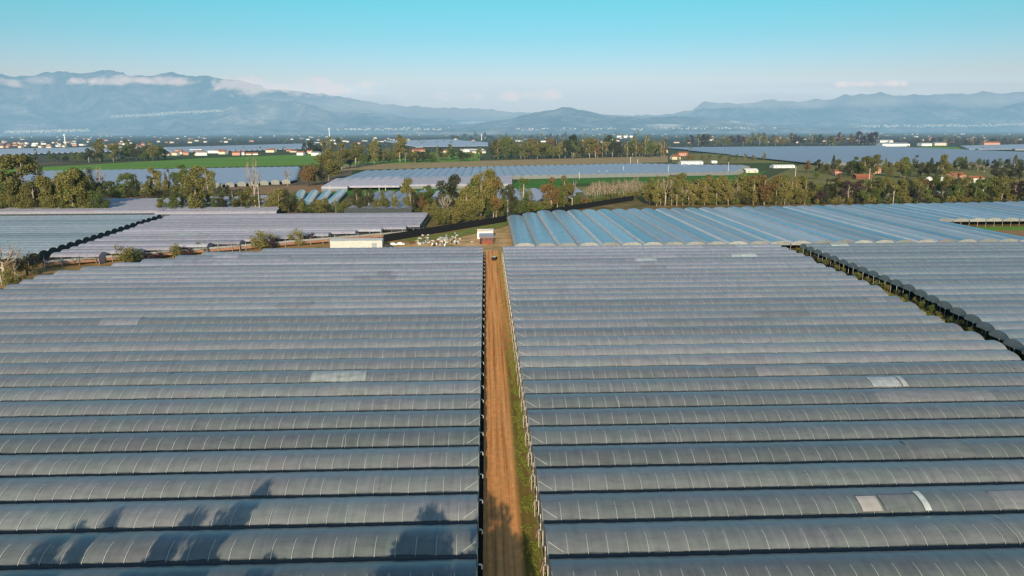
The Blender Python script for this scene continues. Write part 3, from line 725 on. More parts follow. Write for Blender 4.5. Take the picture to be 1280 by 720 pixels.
# far grove and far lines of single trees
random.seed(5)
def grove(x0,x1,yb0,yb1,hmin,hmax,n,label,group,cols,kinds=(E_,P_,B_)):
    for i in range(n):
        x=x0+(x1-x0)*(i+rnd())/n; yb=yb0+(yb1-yb0)*(x-x0)/(x1-x0)+U(-2.5,.5)
        tree(x,yb,yb-U(hmin,hmax),random.choice(kinds),random.choice(cols),label,group,wide=1.2)
grove(615,832,199,196,17,26,62,'slim tree of the dense grove in the middle distance, behind the dry field','trees of the dense middle grove',['olive','olive','green','orange','dark'])
grove(64,102,204,203,8,13,6,'dark round tree in the short row before the left village','trees before the left village',['dark','green'],(B_,))
grove(110,132,203,203,17,25,5,'tall tree of the small stand above the long green field','stand above the green field',['olive','dark'])
grove(140,208,202,201,10,25,14,'tree of the dark stand above the long green field, under the village','dark stand above the green field',['dark','olive','green'],(E_,B_,B_))
grove(20,50,206,204,9,18,5,'dark tree at the left end of the long green field','trees at the left end of the green field',['dark'],(B_,P_))
grove(858,1095,183.5,182,11,16,46,'tree of the wood line beyond the pale right plain','trees beyond the right plain',['olive','dark','orange','plum'])
grove(1150,1285,182,180,5,10,16,'tree beside the far buildings on the right','trees by the far right buildings',['dark','olive'],(B_,E_))
grove(380,425,194,190,12,20,8,'tree beside the greenhouses at the right end of the green field','trees at the right end of the green field',['olive','dark'],(E_,B_))
grove(845,960,201,203,6,11,14,'small tree beside the white barn on the rough field','small trees by the white barn',['olive','green','orange'],(E_,B_))
random.seed(43)
grove(-5,115,268,267,26,52,9,'slim olive eucalyptus of the left-hand line','slim trees of the left-hand line',['olive','green','olive'],(E_,P_,E_))
for x0_,x1_,n_ in ((200,370,18),(436,560,11)): grove(x0_,x1_,267,265,18,34,n_,'slim tall tree rising behind the lavender tunnels','slim trees behind the lavender tunnels',['olive','green','olive','dark'],(E_,P_,E_))
grove(96,275,247,246,16,36,18,'slim tall tree before the far bluish tunnels','slim trees before the far bluish tunnels',['olive','green','dark'],(E_,P_))
random.seed(41)
grove(100,300,248,247,7,15,34,'low bush in the undergrowth before the far bluish tunnels','undergrowth before the far bluish tunnels',['dark','green','olive','dark'],(S_,S_,B_))
grove(196,440,268,266,7,17,40,'low tree of the undergrowth behind the lavender tunnels','undergrowth behind the lavender tunnels',['dark','green','olive','yellow'],(S_,B_,B_))
grove(440,548,266,268,5,11,16,'low bush of the undergrowth left of the fence','undergrowth left of the fence',['olive','green','plum'],(S_,))
grove(540,660,283,272,6,10,14,'low tree of the undergrowth behind the fence','undergrowth behind the fence',['olive','dark','yellow','green'],(S_,B_))
grove(660,800,267,247,8,14,22,'low bush behind the upper half of the fence','undergrowth behind the upper fence',['olive','orange','yellow','green'],(S_,))
grove(812,1012,255,252,24,36,46,'slim yellowish tree of the second row behind the blue tunnels','second row behind the blue tunnels',['yellow','olive','olive','orange','yellow'],(E_,E_,P_,B_))
grove(1005,1290,254,252,20,32,44,'tree of the second row behind the right-hand blue tunnels','second row behind the right blue tunnels',['olive','dark','green','orange','olive'],(E_,B_,P_))
grove(1005,1290,244,240,12,20,40,'tree scattered between the right belt and the farm','trees between the belt and the farm',['olive','dark','green','yellow'],(B_,E_,S_))
grove(1015,1285,218,212,9,17,44,'dark tree of the farm gardens on the right','trees of the farm gardens',['dark','green','olive','dark','orange'],(B_,E_,C_,B_))
grove(-5,130,268,268,14,30,16,'olive tree filling the clump at the left edge','fill of the clump at the left edge',['olive','dark','green'],(B_,E_,B_))
grove(405,600,206,201,10,19,26,'dark tree filling the grove left of centre','fill of the grove left of centre',['olive','dark','green','orange'],(B_,E_,S_))
grove(560,800,176,174,5,9,40,'small tree on the plain beyond the middle grove','trees beyond the middle grove',['olive','dark','plum'],(B_,))
# woodland further than one can count
random.seed(9)
def wood(name,n,yfun,label,mat,hm=(7,14),x0=-60,x1=1340):
    m=MB(); 
    for i in range(n):
        x=U(x0,x1); X,Y=G(x,yfun()); h=U(*hm); r=U(.3,.5)*h
        for q in range(26):
            v=ellip(); leaf(m,Vector((X+v.x*r,Y+v.y*r,h*.52+v.z*h*.48)),U(.10,.2)*h)
    tag(m.build(name,mat),label,'woodland',None,'stuff')
wood('woodland',6500,lambda:165.6+abs(random.gauss(0,4.6)),'dark far-off woodland and hedges covering the plain below the mountains',LM['dark'])
wood('woodland',1500,lambda:166.5+abs(random.gauss(0,7)),'brownish far-off trees scattered between villages on the plain',LM['olive'])
wood('woodland',500,lambda:U(172,181),'reddish-brown bare woodland on the right below the mountains',LM['plum'],(9,15),1060,1330)
# grass tufts on the verges: nobody could count them
m=MB()
for i in range(17000):
    Y=52+270*rnd()**1.7; X=U(4.3,7.0)
    if rnd()>(X-4.0)/2.2 or mnoise.noise((X*.9,Y*.25,0))<-.12-(.0 if Y<175 else -.25): continue
    for q in range(3):
        p=Vector((X+U(-.12,.12),Y+U(-.12,.12),0)); h=U(.1,.32); a=U(0,6.28); d=Vector((math.cos(a),math.sin(a),0))
        n=len(m.v); m.v+=[tuple(p-d*.05),tuple(p+d*.05),tuple(p+Vector((U(-.1,.1),U(-.1,.1),h)))]; m.f.append((n,n+1,n+2)); m.m.append(0)
gm=leafmat('grass_blade',(.12,.17,.02),(.20,.25,.04),(.32,.29,.07))
tag(m.build('grass',gm),'bright green grass along the right-hand edge of the dirt road','grass',None,'stuff')
m=MB()
for i in range(5200):
    Y=U(150,320); X=U(129.5,137.5); p=Vector((X,Y,0)); h=U(.3,.9); a=U(0,6.28); d=Vector((math.cos(a),math.sin(a),0))*.25
    n=len(m.v); m.v+=[tuple(p-d),tuple(p+d),tuple(p+Vector((U(-.2,.2),U(-.2,.2),h)))]; m.f.append((n,n+1,n+2)); m.m.append(0)
tag(m.build('grass',LM['olive']),'rough dark grass in the gap between the two right-hand blocks','grass',None,'stuff')
# ------------------------------------------------------------------ buildings
def house(x,y,w,d,h,wall,roof,label,group=None,rz=0.,rh=None,windows=0,door=False,cat='house',name='house',flat=False,chim=False):
    X,Y=G(x,y); o=empty(name,(X,Y+d/2,0),rz); tag(o,label,cat,group); rh=rh or .22*d
    m=MB(); m.box((0,0,h/2),(w,d,h))
    if not flat:
        for s in (-1,1): m.poly([(s*w/2,-d/2,h),(s*w/2,d/2,h),(s*w/2,0,h+rh)][::s])
    m.build('wall',M[wall],o)
    r=MB(); e=.4
    if flat: r.box((0,0,h+.15),(w+.5,d+.5,.3))
    else:
        for s in (-1,1):
            yy=s*(d/2+e); zz=h-e*rh/(d/2)
            r.poly([(-w/2-e,yy,zz),(w/2+e,yy,zz),(w/2+e,0,h+rh+.02),(-w/2-e,0,h+rh+.02)])
            r.poly([(-w/2-e,yy,zz+.2),(w/2+e,yy,zz+.2),(w/2+e,0,h+rh+.22),(-w/2-e,0,h+rh+.22)])
            r.poly([(-w/2-e,yy,zz),(w/2+e,yy,zz),(w/2+e,yy,zz+.2),(-w/2-e,yy,zz+.2)])
    ro=r.build('roof',M[roof],o)
    if chim:
        c=MB(); c.box((w*.25,d*.1,h+rh+.4),(.7,.7,1.4)); c.build('chimney',M['brick'],ro)
    fl=max(1,int(h//2.9))
    for f in range(fl if windows else 0):
        for k in range(windows):
            if door and f==0 and k==windows//2:
                dm=MB(); dm.box((-w/2+w*(k+.5)/windows,-d/2-.03,1.05),(1.1,.1,2.1)); dm.build('door',M['rust'],o); continue
            wm=MB(); wm.box((-w/2+w*(k+.5)/windows,-d/2-.03,f*2.9+1.6),(min(1.4,w/windows*.5),.1,1.3)); wm.build('window',M['window'],o)
    return o
random.seed(31)
HW=['whitewall','plaster','pinkwall','plaster']; HR=['tile','tile','darkroof','tile']
WN={'whitewall':'white','plaster':'cream','pinkwall':'pinkish'}; RN={'tile':'red-tiled','darkroof':'grey'}
def village(n,x0,x1,y0,y1,where,lo=(9,16),flatp=.15):
    for i in range(n):
        wl=random.choice(HW); rf=random.choice(HR); fl=rnd()<flatp
        if fl: wl='whitewall'; rf='darkroof'
        house(U(x0,x1),U(y0,y1),U(*lo)*(1.6 if fl else 1),U(8,13),random.choice([3.3,6.2,6.2]),wl,rf,f'{WN[wl]} house with {"flat " if fl else ""}{RN[rf]} roof {where}',f'houses {where}',U(-.4,.4),windows=0,flat=fl)
village(80,-10,200,177.5,186,'in the village at far left')
village(26,205,395,189,194.5,'in the line above the long green field',(12,22))
village(20,395,520,172,182,'among the trees left of centre')
village(26,555,830,169,178,'on the plain beyond the middle grove')
village(30,850,1285,168,178,'on the plain at far right')
village(34,-10,420,167.5,172,'on the far plain under the left mountains',(14,26))
village(40,420,1285,166.2,170,'on the far plain under the right mountains',(14,30))
village(60,-10,430,169,180,'scattered over the far left plain',(12,24)); village(70,430,1285,168,179,'scattered over the far right plain',(12,24))
house(845,199.5,16,14,5,'plaster','tile','beige farm building beside the orange one behind the white barn',None,.1,name='farm_building',windows=4)
house(854,195,20,12,6,'pinkwall','tile','orange farm building with red tiled roof behind the white barn',None,.05,name='farm_building',windows=4)
house(828,191,26,14,5.5,'plaster','tile','long cream farm building right of the middle grove',None,.05,name='farm_building',windows=5)
house(865,205.5,36,18,3.6,'whitewall','whitewall','large white barn at the far edge of the long blue tunnels',None,.03,1.6,name='barn',windows=4,cat='barn')
house(781,172.5,110,40,16,'whitewall','whitewall','big white flat warehouse on the horizon right of centre',None,0,name='warehouse',flat=True,cat='warehouse',windows=6)
house(757,218,16,9,3.2,'whitewall','whitewall','small white shed on the dark green field in front of the long blue tunnels',None,0,.8,name='shed',cat='shed',windows=2)
house(980,210,32,14,3.4,'whitewall','whitewall','long low white shed left of the orange tree on the right',None,.06,1.,name='shed',cat='shed',windows=4)
house(940,216,16,14,3,'plaster','whitewall','pale arched shed at the right end of the long blue tunnels',None,0,2.,name='shed',cat='shed',windows=2)
house(893,204,9,8,3,'whitewall','whitewall','tiny white shed right of the white barn',None,0,1.,name='shed',cat='shed',windows=1)
house(590,190,60,26,5.5,'whitewall','whitewall','long white shed left of the middle grove',None,.04,2,name='shed',cat='shed',windows=5)
house(597,191.5,40,14,4.5,'plaster','darkroof','cream farm house with dark roof in front of the long white shed',None,0,name='farm_house',windows=5)
house(523,190,34,16,4.5,'pinkwall','tile','long low red-roofed farm house behind the grove left of centre',None,.08,name='farm_house',windows=4)
house(555,191,18,12,5,'plaster','tile','small cream farm house left of the long white shed',None,0,name='farm_house',windows=3)
house(1198,225,17,11,5,'pinkwall','tile','salmon farm house with red tiled roof on the right',None,.25,name='farm_house',windows=4,door=True,chim=True)
house(1221,228,16,10,4.2,'whitewall','tile','white farm house right of the salmon one',None,.1,name='farm_house',windows=4,door=True)
house(1096,217,10,9,6,'pinkwall','tile','pink two-storey house behind the tall trees on the right',None,.1,name='farm_house',windows=3,door=True,chim=True)
house(1048,219,9,8,4.5,'pinkwall','tile','small orange house among dark trees right of the orange tree',None,0,name='farm_house',windows=2,door=True)
house(1080,224,18,9,3.4,'brick','tile','low brick-red house with long roof behind the yellowish trees',None,0,name='farm_house',windows=4)
house(1120,183,90,40,8,'whitewall','greysheet','grey industrial hall with stepped roof on the far right plain',None,0,4,name='hall',cat='hall',windows=6)
house(1108,180,50,30,13,'whitewall','greysheet','taller grey industrial hall behind the stepped one',None,0,3,name='hall',cat='hall',windows=4)
house(1158,182.5,36,24,8,'whitewall','darkroof','white villa with grey roof left of the far small green field',None,.1,3,name='villa',cat='villa',windows=4)
house(1176,182,42,26,8,'plaster','greysheet','cream hall with pale roof above the far small green field',None,0,3,name='hall',cat='hall',windows=4)
house(1240,181.5,56,22,8,'pinkwall','tile','long red-roofed house at the far right edge of the plain',None,0,4,name='farm_house',windows=5)
house(973,174,60,30,10,'plaster','greysheet','pale hall on the wood line of the right plain',None,0,3,name='hall',cat='hall',windows=4)
# water tanks by the farm
def tank(x,y,r,h,label):
    X,Y=G(x,y); o=empty('water_tank',(X,Y,0)); tag(o,label,'water tank','white tanks by the farm')
    m=MB(); m.tube([(0,0,0),(0,0,h)],r,16); m.build('body',M['white'],o,False)
    m=MB(); m.tube([(0,0,h),(0,0,h+r*.35),(0,0,h+r*.45)],[r*1.03,r*.4,.1],16); m.build('lid',M['white'],o)
tank(1161,226,3.4,3.,'round white tank left of the salmon farm house')
tank(1177,226,2.6,3.,'smaller white tank just left of the salmon farm house')
tank(1269,233,3.0,3.,'white tank among the dark trees at the right edge')
# water tower and masts far off
for x,y,yt,lab in ((82,181,168,'slender white mast rising from the village at far left'),(412,172,160.5,'white water tower on the horizon left of centre'),(602,176,168,'small white tower beside the pale tunnels near the middle')):
    X,Y=G(x,y); h=(y-yt)*px_scale(Y); o=empty('tower',(X,Y,0)); tag(o,lab,'tower')
    m=MB(); m.tube([(0,0,0),(0,0,h*.85)],[h*.06,h*.045],10); m.build('shaft',M['white'],o)
    m=MB(); m.tube([(0,0,h*.8),(0,0,h*.85),(0,0,h*.97),(0,0,h)],[h*.05,h*.1,h*.1,h*.04],12); m.build('tank',M['white'],o)
# concrete poles
PL=[(325,268,232,'tall pale utility pole behind the lavender tunnels'),(412,241,232,'pale pole by the short blue tunnels'),(474,239,231,'left one of two close poles on the dark green strip'),(482,239,231,'right one of two close poles on the dark green strip'),(531,240,231,'pale pole on the dark green strip left of centre'),
 (724,224,215,'pole at the left end of the dark green field'),(779,217,208,'pole right of the small white shed on the dark green field'),(788,207,196,'taller of two poles beyond the long blue tunnels'),(797,208,199,'shorter of two poles beyond the long blue tunnels'),(835,219,207,'pole on the dark green field below the white barn'),(855,211,206,'small pole just below the white barn'),(910,218,203,'pole near the right end of the dark green field'),(994,222,208,'pole left of the orange tree'),(1086,228,211,'pole in front of the low brick-red house'),
 (1267,216,205,'pole at the right edge behind the dark trees'),(765,196,174,'tall pole in the middle grove'),(2,356,333,'pole at the left edge by the bare pinkish tree'),(23,352,342,'short pole at the left, right of the bare tree'),(1116,256,239,'pole among the right tree belt')]
for x,y,yt,lab in PL:
    X,Y=G(x,y); h=(y-yt)*px_scale(Y); o=empty('utility_pole',(X,Y,0)); tag(o,lab,'utility pole','concrete poles on the plain')
    rr=max(.12,.35*px_scale(Y)); m=MB(); m.tube([(0,0,0),(0,0,h)],[rr,rr*.7],6); m.build('shaft',M['concrete'],o)
    m=MB(); m.box((0,0,h-.5),(1.6,.12,.14)); m.build('crossarm',M['concrete'],o)
# ------------------------------------------------------------------ the yard at the end of the road
def P(o,name,mat,fn,parent=None):
    m=MB(); fn(m); return m.build(name,M[mat],parent or o)
X,Y=G(608,305); o=empty('shed',(X,Y,0)); o.scale=(1.25,1.3,1.3); tag(o,'small brick-red shed with grey lean-to roof at the end of the dirt road','shed')
P(o,'wall','brick',lambda m:m.box((0,2.2,1.35),(5.2,4.4,2.7)))
r=MB(); r.poly([(-2.9,-.4,2.6),(2.9,-.4,2.6),(2.9,4.6,3.5),(-2.9,4.6,3.5)]); r.poly([(-2.9,-.4,2.5),(2.9,-.4,2.5),(2.9,4.6,3.4),(-2.9,4.6,3.4)]); r.poly([(-2.9,-.4,2.5),(2.9,-.4,2.5),(2.9,-.4,2.6),(-2.9,-.4,2.6)]); r.build('roof',M['greysheet'],o)
for xx in (-1.5,.1,1.6): P(o,'window','window',lambda m:m.box((xx,-.02,1.75),(.9,.08,.8)))
P(o,'door','black',lambda m:m.box((-2.2,-.03,1.0),(.7,.1,2.)))
X,Y=G(606.5,298.5); o=empty('shed',(X,Y,0)); o.scale=(1.15,1.3,1.2); tag(o,'white and reddish striped shed standing right behind the grey-roofed one','shed')
P(o,'wall','whitewall',lambda m:m.box((0,3,1.6),(7.,5.6,3.2)))
r=MB(); r.box((0,3,3.32),(7.3,6,.2)); ro=r.build('roof',M['pinkwall'],o)
for k in range(4): P(o,'stripe','whitewall',lambda m:m.box((-.6,1.+k*1.3,3.46),(6.,.55,.06)),ro)
P(o,'roof_panel','whitewall',lambda m:m.box((2.9,3,3.5),(1.9,6.1,.14)),ro)
P(o,'door','window',lambda m:m.box((1.2,.18,1.1),(1.,.1,2.)))
X,Y=G(445,311); o=empty('container',(X,Y+4,0),.02); tag(o,'long white metal building behind the far end of the left block','building')
P(o,'wall','shedwhite',lambda m:m.box((0,0,1.9),(24.5,7,3.8)))
P(o,'roof','shedwhite',lambda m:[m.poly([(-12.4,-3.7,3.82),(12.4,-3.7,3.82),(12.4,0,4.5),(-12.4,0,4.5)]),m.poly([(-12.4,3.7,3.82),(12.4,3.7,3.82),(12.4,0,4.5),(-12.4,0,4.5)])])
for k in range(16): P(o,'rib','plaster',lambda m:m.box((-11.6+k*1.55,-3.53,1.9),(.12,.06,3.7)))
P(o,'door','greysheet',lambda m:m.box((8.5,-3.54,1.3),(2.4,.07,2.6)))
def car(X,Y,rz,paint,label,van=False,s=1.):
    o=empty('van' if van else 'parked_car',(X,Y,0),rz); tag(o,label,'van' if van else 'car'); L,Wd=4.3*s,1.75*s
    prof=[(-L/2,.35),(-L/2,.85),(-L*.46,.95),(-L*.36,1.02),(-L*.26,1.45),(L*.12,1.48),(L*.27,1.0),(L*.47,.88),(L/2,.7),(L/2,.35)] if not van else [(-L/2,.35),(-L/2,1.85),(L*.2,1.9),(L*.34,1.2),(L*.47,1.05),(L/2,.7),(L/2,.35)]
    m=MB(); a=[(x,-Wd/2*(1 if z<1.05 else .88),z) for x,z in prof]; b=[(x,Wd/2*(1 if z<1.05 else .88),z) for x,z in prof]
    m.poly(a); m.poly(b[::-1])
    for i in range(len(a)):
        j=(i+1)%len(a); m.quad(a[j],a[i],b[i],b[j])
    m.build('body',M[paint],o)
    for sgn in (-1,1):
        g=MB(); yy=sgn*(Wd/2*.95+.012); g.poly([(-L*.30,yy,1.04),(L*.2,yy,1.04),(L*.1,yy*.93,1.4),(-L*.23,yy*.93,1.4)]); g.build('side_window',M['glass'],o)
    g=MB(); g.poly([(L*.255,-Wd*.38,1.06),(L*.255,Wd*.38,1.06),(L*.135,Wd*.36,1.45),(L*.135,-Wd*.36,1.45)]); g.build('windscreen',M['glass'],o)
    g=MB(); g.poly([(-L*.365,-Wd*.38,1.06),(-L*.365,Wd*.38,1.06),(-L*.28,Wd*.36,1.42),(-L*.28,-Wd*.36,1.42)]); g.build('rear_window',M['glass'],o)
    for sx in (-.3,.31):
        for sy_ in (-1,1):
            wv=MB(); wv.tube([(L*sx,sy_*(Wd/2-.2),.32),(L*sx,sy_*(Wd/2+.02),.32)],.32,12); wo_=wv.build('wheel',M['tyre'],o)
            wv=MB(); wv.tube([(L*sx,sy_*(Wd/2+.0),.32),(L*sx,sy_*(Wd/2+.035),.32)],.18,10); wv.build('rim',M['steel'],wo_)
    for sy_ in (-.6,.6):
        P(o,'headlight','white',lambda m:m.box((L/2+.005,sy_*Wd/2,.72),(.04,.3,.14))); P(o,'tail_light','rust',lambda m:m.box((-L/2-.005,sy_*Wd/2,.8),(.04,.25,.16)))
X,Y=G(618,325); car(X,Y,R(78),'black','small dark vehicle with a white top on the dirt road, near its far end',s=1.05)
ctop=[o for o in bpy.data.objects if o.get('label','').startswith('small dark vehicle')][0]
P(ctop,'roof_panel','white',lambda m:m.box((-.25,0,1.53),(1.7,1.45,.09)))
X,Y=G(485,309.5); car(X,Y,R(8),'black','dark pickup-sized van parked right of the long white building',True)
X,Y=G(492,307); car(X,Y,R(-5),'white','white car parked just right of the dark van')
X,Y=G(501,306.5); car(X,Y,R(-8),'white','second white car in the yard, left of the junk heap')
# boxes, sacks and barrels dumped in the yard
random.seed(77)
def crate_mesh(mat,w,d,h):
    m=MB(); tk=.06
    m.box((0,0,.06),(w,d,.08))
    for s in (-1,1):
        m.box((s*(w/2-tk/2),0,h/2+.1),(tk,d,h)); m.box((0,s*(d/2-tk/2),h/2+.1),(w-2*tk-.01,tk,h))
    for sx in (-1,1):
        for sy_ in (-1,1): m.box((sx*(w/2-.1),sy_*(d/2-.1),-.02),(.14,.14,.1))
    return m.mesh('crate',M[mat])
CM={k:crate_mesh('shedwhite' if k=='white' else k,*d) for k,d in (('white',(2.2,1.6,1.1)),('greysheet',(1.9,1.4,1.)),('wood',(1.7,1.4,.9)),('bluecrate',(1.5,1.2,.9)),('rust',(2.2,1.5,.7)))}
m=MB(); m.tube([(0,0,0),(0,0,.05),(0,0,.95),(0,0,1.)],[.34,.37,.37,.33],12); BARREL={k:m.mesh('barrel',M[k]) for k in ('white','black','bluecrate')}
CNM={'white':'white','greysheet':'grey','wood':'wooden','bluecrate':'blue','rust':'rusty brown'}
def dump(x,y,k,z=0.):
    X,Y=G(x,y); o=link('crate',CM[k],None,(X,Y,.07+z),U(0,3)); s=U(.3,.62); o.scale=(s*1.2,s,s*.8)
    tag(o,f'{CNM[k]} crate lying in the junk heap at the yard behind the left block','crate',f'{CNM[k]} crates in the junk heap')
for i in range(85):
    x=random.gauss(548,17); y=random.gauss(301,4.3)
    if x<503 or x>590 or y<293 or y>308: continue
    dump(x,y,random.choices(['white','greysheet','wood','bluecrate','rust'],[5,4,3,.5,2])[0]); 
    if rnd()<.3: dump(x,y,'greysheet',.45)
for i in range(10): dump(U(512,540),U(301,306),'rust')
for i in range(16):
    x,y=U(535,592),U(299,308); X,Y=G(x,y); k=random.choice(['black','black','white']); o=link('barrel',BARREL[k],None,(X,Y,0.02))
    tag(o,f'{k} barrel at the right end of the junk heap','barrel',f'{k} barrels in the yard')
for i in range(9):
    dump(519+i*3.4,293.4-.55*i,'greysheet' if i%2 else 'wood')
# low curtain wall with posts in front of the lavender tunnels
A=Vector((-181,297,0)); B=Vector((-33.5,384,0)); d=(B-A); L=d.length; d.normalize()
fw=empty('curtain_wall',A); tag(fw,'low reddish curtain wall on pale posts along the front of the lavender tunnels','fence')
m=MB(); m.quad((0,0,.9),d*L+Vector((0,0,.9)),d*L+Vector((0,0,2.1)),(0,0,2.1)); m.build('curtain',M['curtain'],fw)
m=MB(); m.quad(d*.0+Vector((.1,-.1,2.15)),d*L+Vector((.1,-.1,2.15)),d*L+Vector((0,0,3.0)),(0,0,3.0)); m.build('top_strip',M['endlight'],fw)
n=int(L/6)
pm=MB(); pm.box((0,0,2.),(.22,.22,4.)); pme=pm.mesh('post',M['endlight'])
for k in range(n+1):
    q=d*(L*k/n)+Vector((d.y,-d.x,0))*.25; link('post',pme,fw,tuple(q))
# ------------------------------------------------------------------ hills, hill towns, clouds
def hillmat():
    m=Mat('hill_cover'); p=m.pos()
    n1=m.noise(.0009,8,p,.62); n2=m.noise(.004,6,p,.6)
    c=m.ramp(n1,[(.40,(.015,.04,.045)),(.5,(.05,.085,.085)),(.56,(.24,.21,.20)),(.66,(.60,.49,.46))])  # rock patches strengthened to stand in for relief shading
    c=m.mix(.45,c,m.ramp(n2,[(.38,(.01,.03,.035)),(.62,(.40,.33,.30))]))
    at=m.n('ShaderNodeAttribute',attribute_name='bare'); 
    c=m.mix(m.math('MULTIPLY',at.outputs['Fac'],m.ramp(n2,[(.3,.4),(.6,1.)])),c,(.95,.78,.70))
    return m.done(m.bsdf(c,1.,.05,0,n2,1.,160.))
HM=hillmat()
def hill(D,depth,prof,seed,scars=()):
    nu,nv=300,64; x0,x1=prof[0][0],prof[-1][0]; P=[]; bare=[]; dens=[]
    foot=D-depth
    for i in range(nu):
        px=x0+(x1-x0)*i/(nu-1)
        for (a,ya),(b,yb) in zip(prof,prof[1:]):
            if px<=b: py=ya+(yb-ya)*(px-a)/(b-a); break
        py+=1.5*mnoise.noise((px*.021,seed,0))+1.0*mnoise.noise((px*.07,seed,3))+.5*mnoise.noise((px*.2,seed,6))
        X,_,Z=at_dist(px,py,D); row=[]
        for j in range(nv):
            v=j/(nv-1)*1.25; Y=foot+depth*v
            base=Z*(v**1.15 if v<1 else 1-(v-1)*1.6)
            q=Vector((X*.0006,Y*.0006,seed)); rg=1-abs(mnoise.noise(q))*2; r2=1-abs(mnoise.noise(q*3.1))*2
            z=base*(1+.62*(rg-.6)*(1 if v<1 else .5)*min(1,(1.02-v)*5 if v<1 else .1))+85*r2*min(1,v*3)*(1-v*.6)
            z+=14*mnoise.noise(q*9)*(v>.05)
            row.append((X*(Y/D),Y,max(-20,z-25*(1-min(1,v*8)))))
        P.append(row)
    m=MB(); m.grid(P); o=m.build('hills',HM,None,True); o['kind']='structure'
    at=o.data.attributes.new('bare','FLOAT','POINT')
    def proj(p):
        q=Vector(p)-Vector((0,0,CH)); zc=q.dot(Fv); return 640+FPX*q.dot(Rv)/zc,360-FPX*q.dot(Uv)/zc
    for k,v in enumerate(o.data.vertices):
        if not scars: break
        X,Y=proj(v.co); f=0.
        for sx,sy,rx,ry,am in scars:
            dd=((X-sx)/rx)**2+((Y-sy)/ry)**2
            f=max(f,am*max(0,1.2-dd))
        at.data[k].value=min(1,f)
    return o
hill(17500,4200,[(-260,100),(-60,97),(0,96),(60,94.5),(85,93),(105,91),(150,92),(172,94),(190,93),(215,95),(250,98),(300,105),(340,112),(400,119),(440,125),(480,133),(560,142),(640,149),(760,158)],1.3,[(170,95,40,2,.25),(60,96,40,2,.25)])
hill(14500,3000,[(-260,112),(-40,118),(0,124),(30,131),(60,140),(100,152),(140,150),(200,145),(250,141),(300,133),(335,128),(400,127),(430,134),(470,143),(520,151),(600,159)],4.1,[(15,138,40,9,.35),(310,148,40,9,.35),(420,140,50,8,.25)])
hill(12500,2200,[(520,163),(560,161),(600,156),(640,149),(680,141),(703,136),(730,141),(765,148),(800,151),(840,147),(880,149),(930,155),(980,159),(1100,162)],7.7,[(832,157,26,2.6,1.),(922,151,11,3.,1.)])
hill(17000,3600,[(740,161),(800,155),(840,148),(865,138),(880,130),(940,128),(1010,124),(1060,121),(1090,118),(1130,121),(1180,121),(1240,117),(1290,115),(1560,120)],11.,[(1020,131,30,6,.4),(1100,127,40,5,.3)])
hill(14200,2400,[(900,162),(960,157),(1000,151),(1060,148),(1120,144),(1180,139),(1230,132),(1290,127),(1560,131)],13.7,[(1060,155,60,3,.2)])
hill(15500,1800,[(400,160),(460,153),(520,148),(570,150),(600,152),(650,158),(700,161)],17.,[(590,153,22,2.4,.9)])
hill(18500,3600,[(380,128),(430,126),(480,131),(540,136),(600,138),(660,142),(720,145),(780,146),(840,143),(900,136),(960,133)],21.)
random.seed(3)
def town(n,x0,x1,y0,y1,D,label):
    m=MB()
    for i in range(n):
        t=rnd(); x=x0+(x1-x0)*t+random.gauss(0,3); y=y0+(y1-y0)*t+random.gauss(0,.7); X,Y,Z=at_dist(x,y,D+U(-60,60))
        s=U(8,34); m.box((X,Y,Z),(s,s*.8,U(6,17)),U(0,1.5))
    tag(m.build('hill_town',M['plaster']),label,'town',None,'stuff')
town(420,142,205,146,143,13050,'white hill town spread on the left slope of the mountains')
town(480,203,275,142,138.5,13050,'white hill town higher up, right of the first one')
town(420,10,108,165,163,11400,'white town on the plain at the foot of the left mountain')
town(180,1080,1200,158,156.5,11500,'white town at the foot of the right-hand mountain')
town(120,1195,1280,158,155,11500,'small white town at the far right foot of the mountain')
town(90,420,560,161.5,161,11000,'pale buildings along the far plain left of centre')
town(90,640,980,161.5,160,10500,'pale buildings along the far plain right of centre')
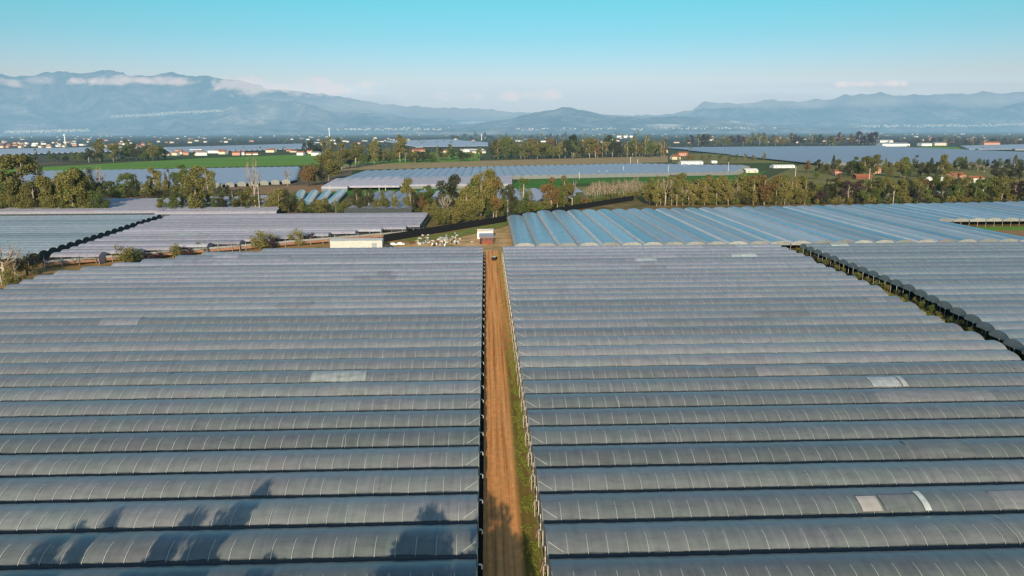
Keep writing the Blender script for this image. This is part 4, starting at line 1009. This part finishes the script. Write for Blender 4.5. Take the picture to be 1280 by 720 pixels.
def cloud(D,x0,x1,prof,label,col,gain=2.2,fx=.0011,fz=.0035,amp=1.5,op=1.,seed=0,thr=.42):
    "an upright self-glowing sheet of cloud and haze at distance D; prof(u) gives bottom, top photo heights"
    m=Mat('cloud_haze_glow',haze=False)
    at=m.n('ShaderNodeAttribute',attribute_name='dens').outputs['Fac']
    nz=m.noise(1.,7,m.pos((fx,fx,fz)),.58,.4)
    al=m.math('MULTIPLY',m.math('SUBTRACT',m.math('ADD',at,m.math('MULTIPLY',m.math('SUBTRACT',nz,.5),amp)),thr),gain)
    cl=m.n('ShaderNodeClamp'); m.l(al,cl.inputs[0]); a=m.math('MULTIPLY',cl.outputs[0],op)
    em=m.n('ShaderNodeEmission'); em.inputs[0].default_value=(*col,1); tr=m.n('ShaderNodeBsdfTransparent')  # own glow stands in for sunlight on the vapour
    mx=m.n('ShaderNodeMixShader'); m.l(a,mx.inputs[0]); m.l(tr.outputs[0],mx.inputs[1]); m.l(em.outputs[0],mx.inputs[2])
    mat=m.done(mx.outputs[0])
    P=[]; dn=[]; nu,nv=60,14
    for i in range(nu):
        u=i/(nu-1); x=x0+(x1-x0)*u; yb,yt=prof(u); row=[]
        for j in range(nv):
            v=j/(nv-1); row.append(at_dist(x,yb+(yt-yb)*v,D+300*math.sin(u*9+seed)))
            dn.append(min(1,6*u*(1-u)*1.2)*(math.sin(math.pi*v)**.8))
        P.append(row)
    g=MB(); g.grid(P); o=g.build('cloud_haze_sheet',mat,None,True); o['kind']='structure'; o.visible_shadow=True
    a_=o.data.attributes.new('dens','FLOAT','POINT')
    for k,v in enumerate(dn): a_.data[k].value=v
cloud(14100,-70,300,lambda u:(113-4*u,90),'',(.70,.69,.72),2.2,.0013,.0032,3.0,.55,seed=3,thr=.74)
cloud(14300,60,260,lambda u:(110,94),'',(.80,.76,.76),2.2,.0016,.0036,2.3,.6,seed=8,thr=.62)
cloud(14600,230,560,lambda u:(126+2*u,84+16*u),'',(.74,.73,.76),2.2,.0012,.0028,3.2,.62,seed=2,thr=.68)
cloud(14050,300,520,lambda u:(150,112),'',(.42,.55,.64),1.2,.0005,.0012,1.4,.55,seed=12)
cloud(15600,400,1000,lambda u:(166,92+3*u),'',(.46,.58,.66),1.2,.0003,.0012,.7,.62,seed=1)  # haze over the centre, painted as a glowing sheet
cloud(13900,860,1400,lambda u:(140,108),'',(.44,.56,.65),1.3,.0005,.002,1.5,.6,seed=9)
cloud(15000,820,1400,lambda u:(117,99-1*u),'',(.47,.55,.62),1.1,.0004,.003,1.3,.45,seed=4)
cloud(14900,1030,1150,lambda u:(111,99),'',(.80,.76,.79),1.8,.0014,.004,1.9,.7,seed=5,thr=.5)
cloud(14700,520,720,lambda u:(130,108),'',(.72,.72,.76),2.0,.0013,.003,2.8,.7,seed=6,thr=.70)
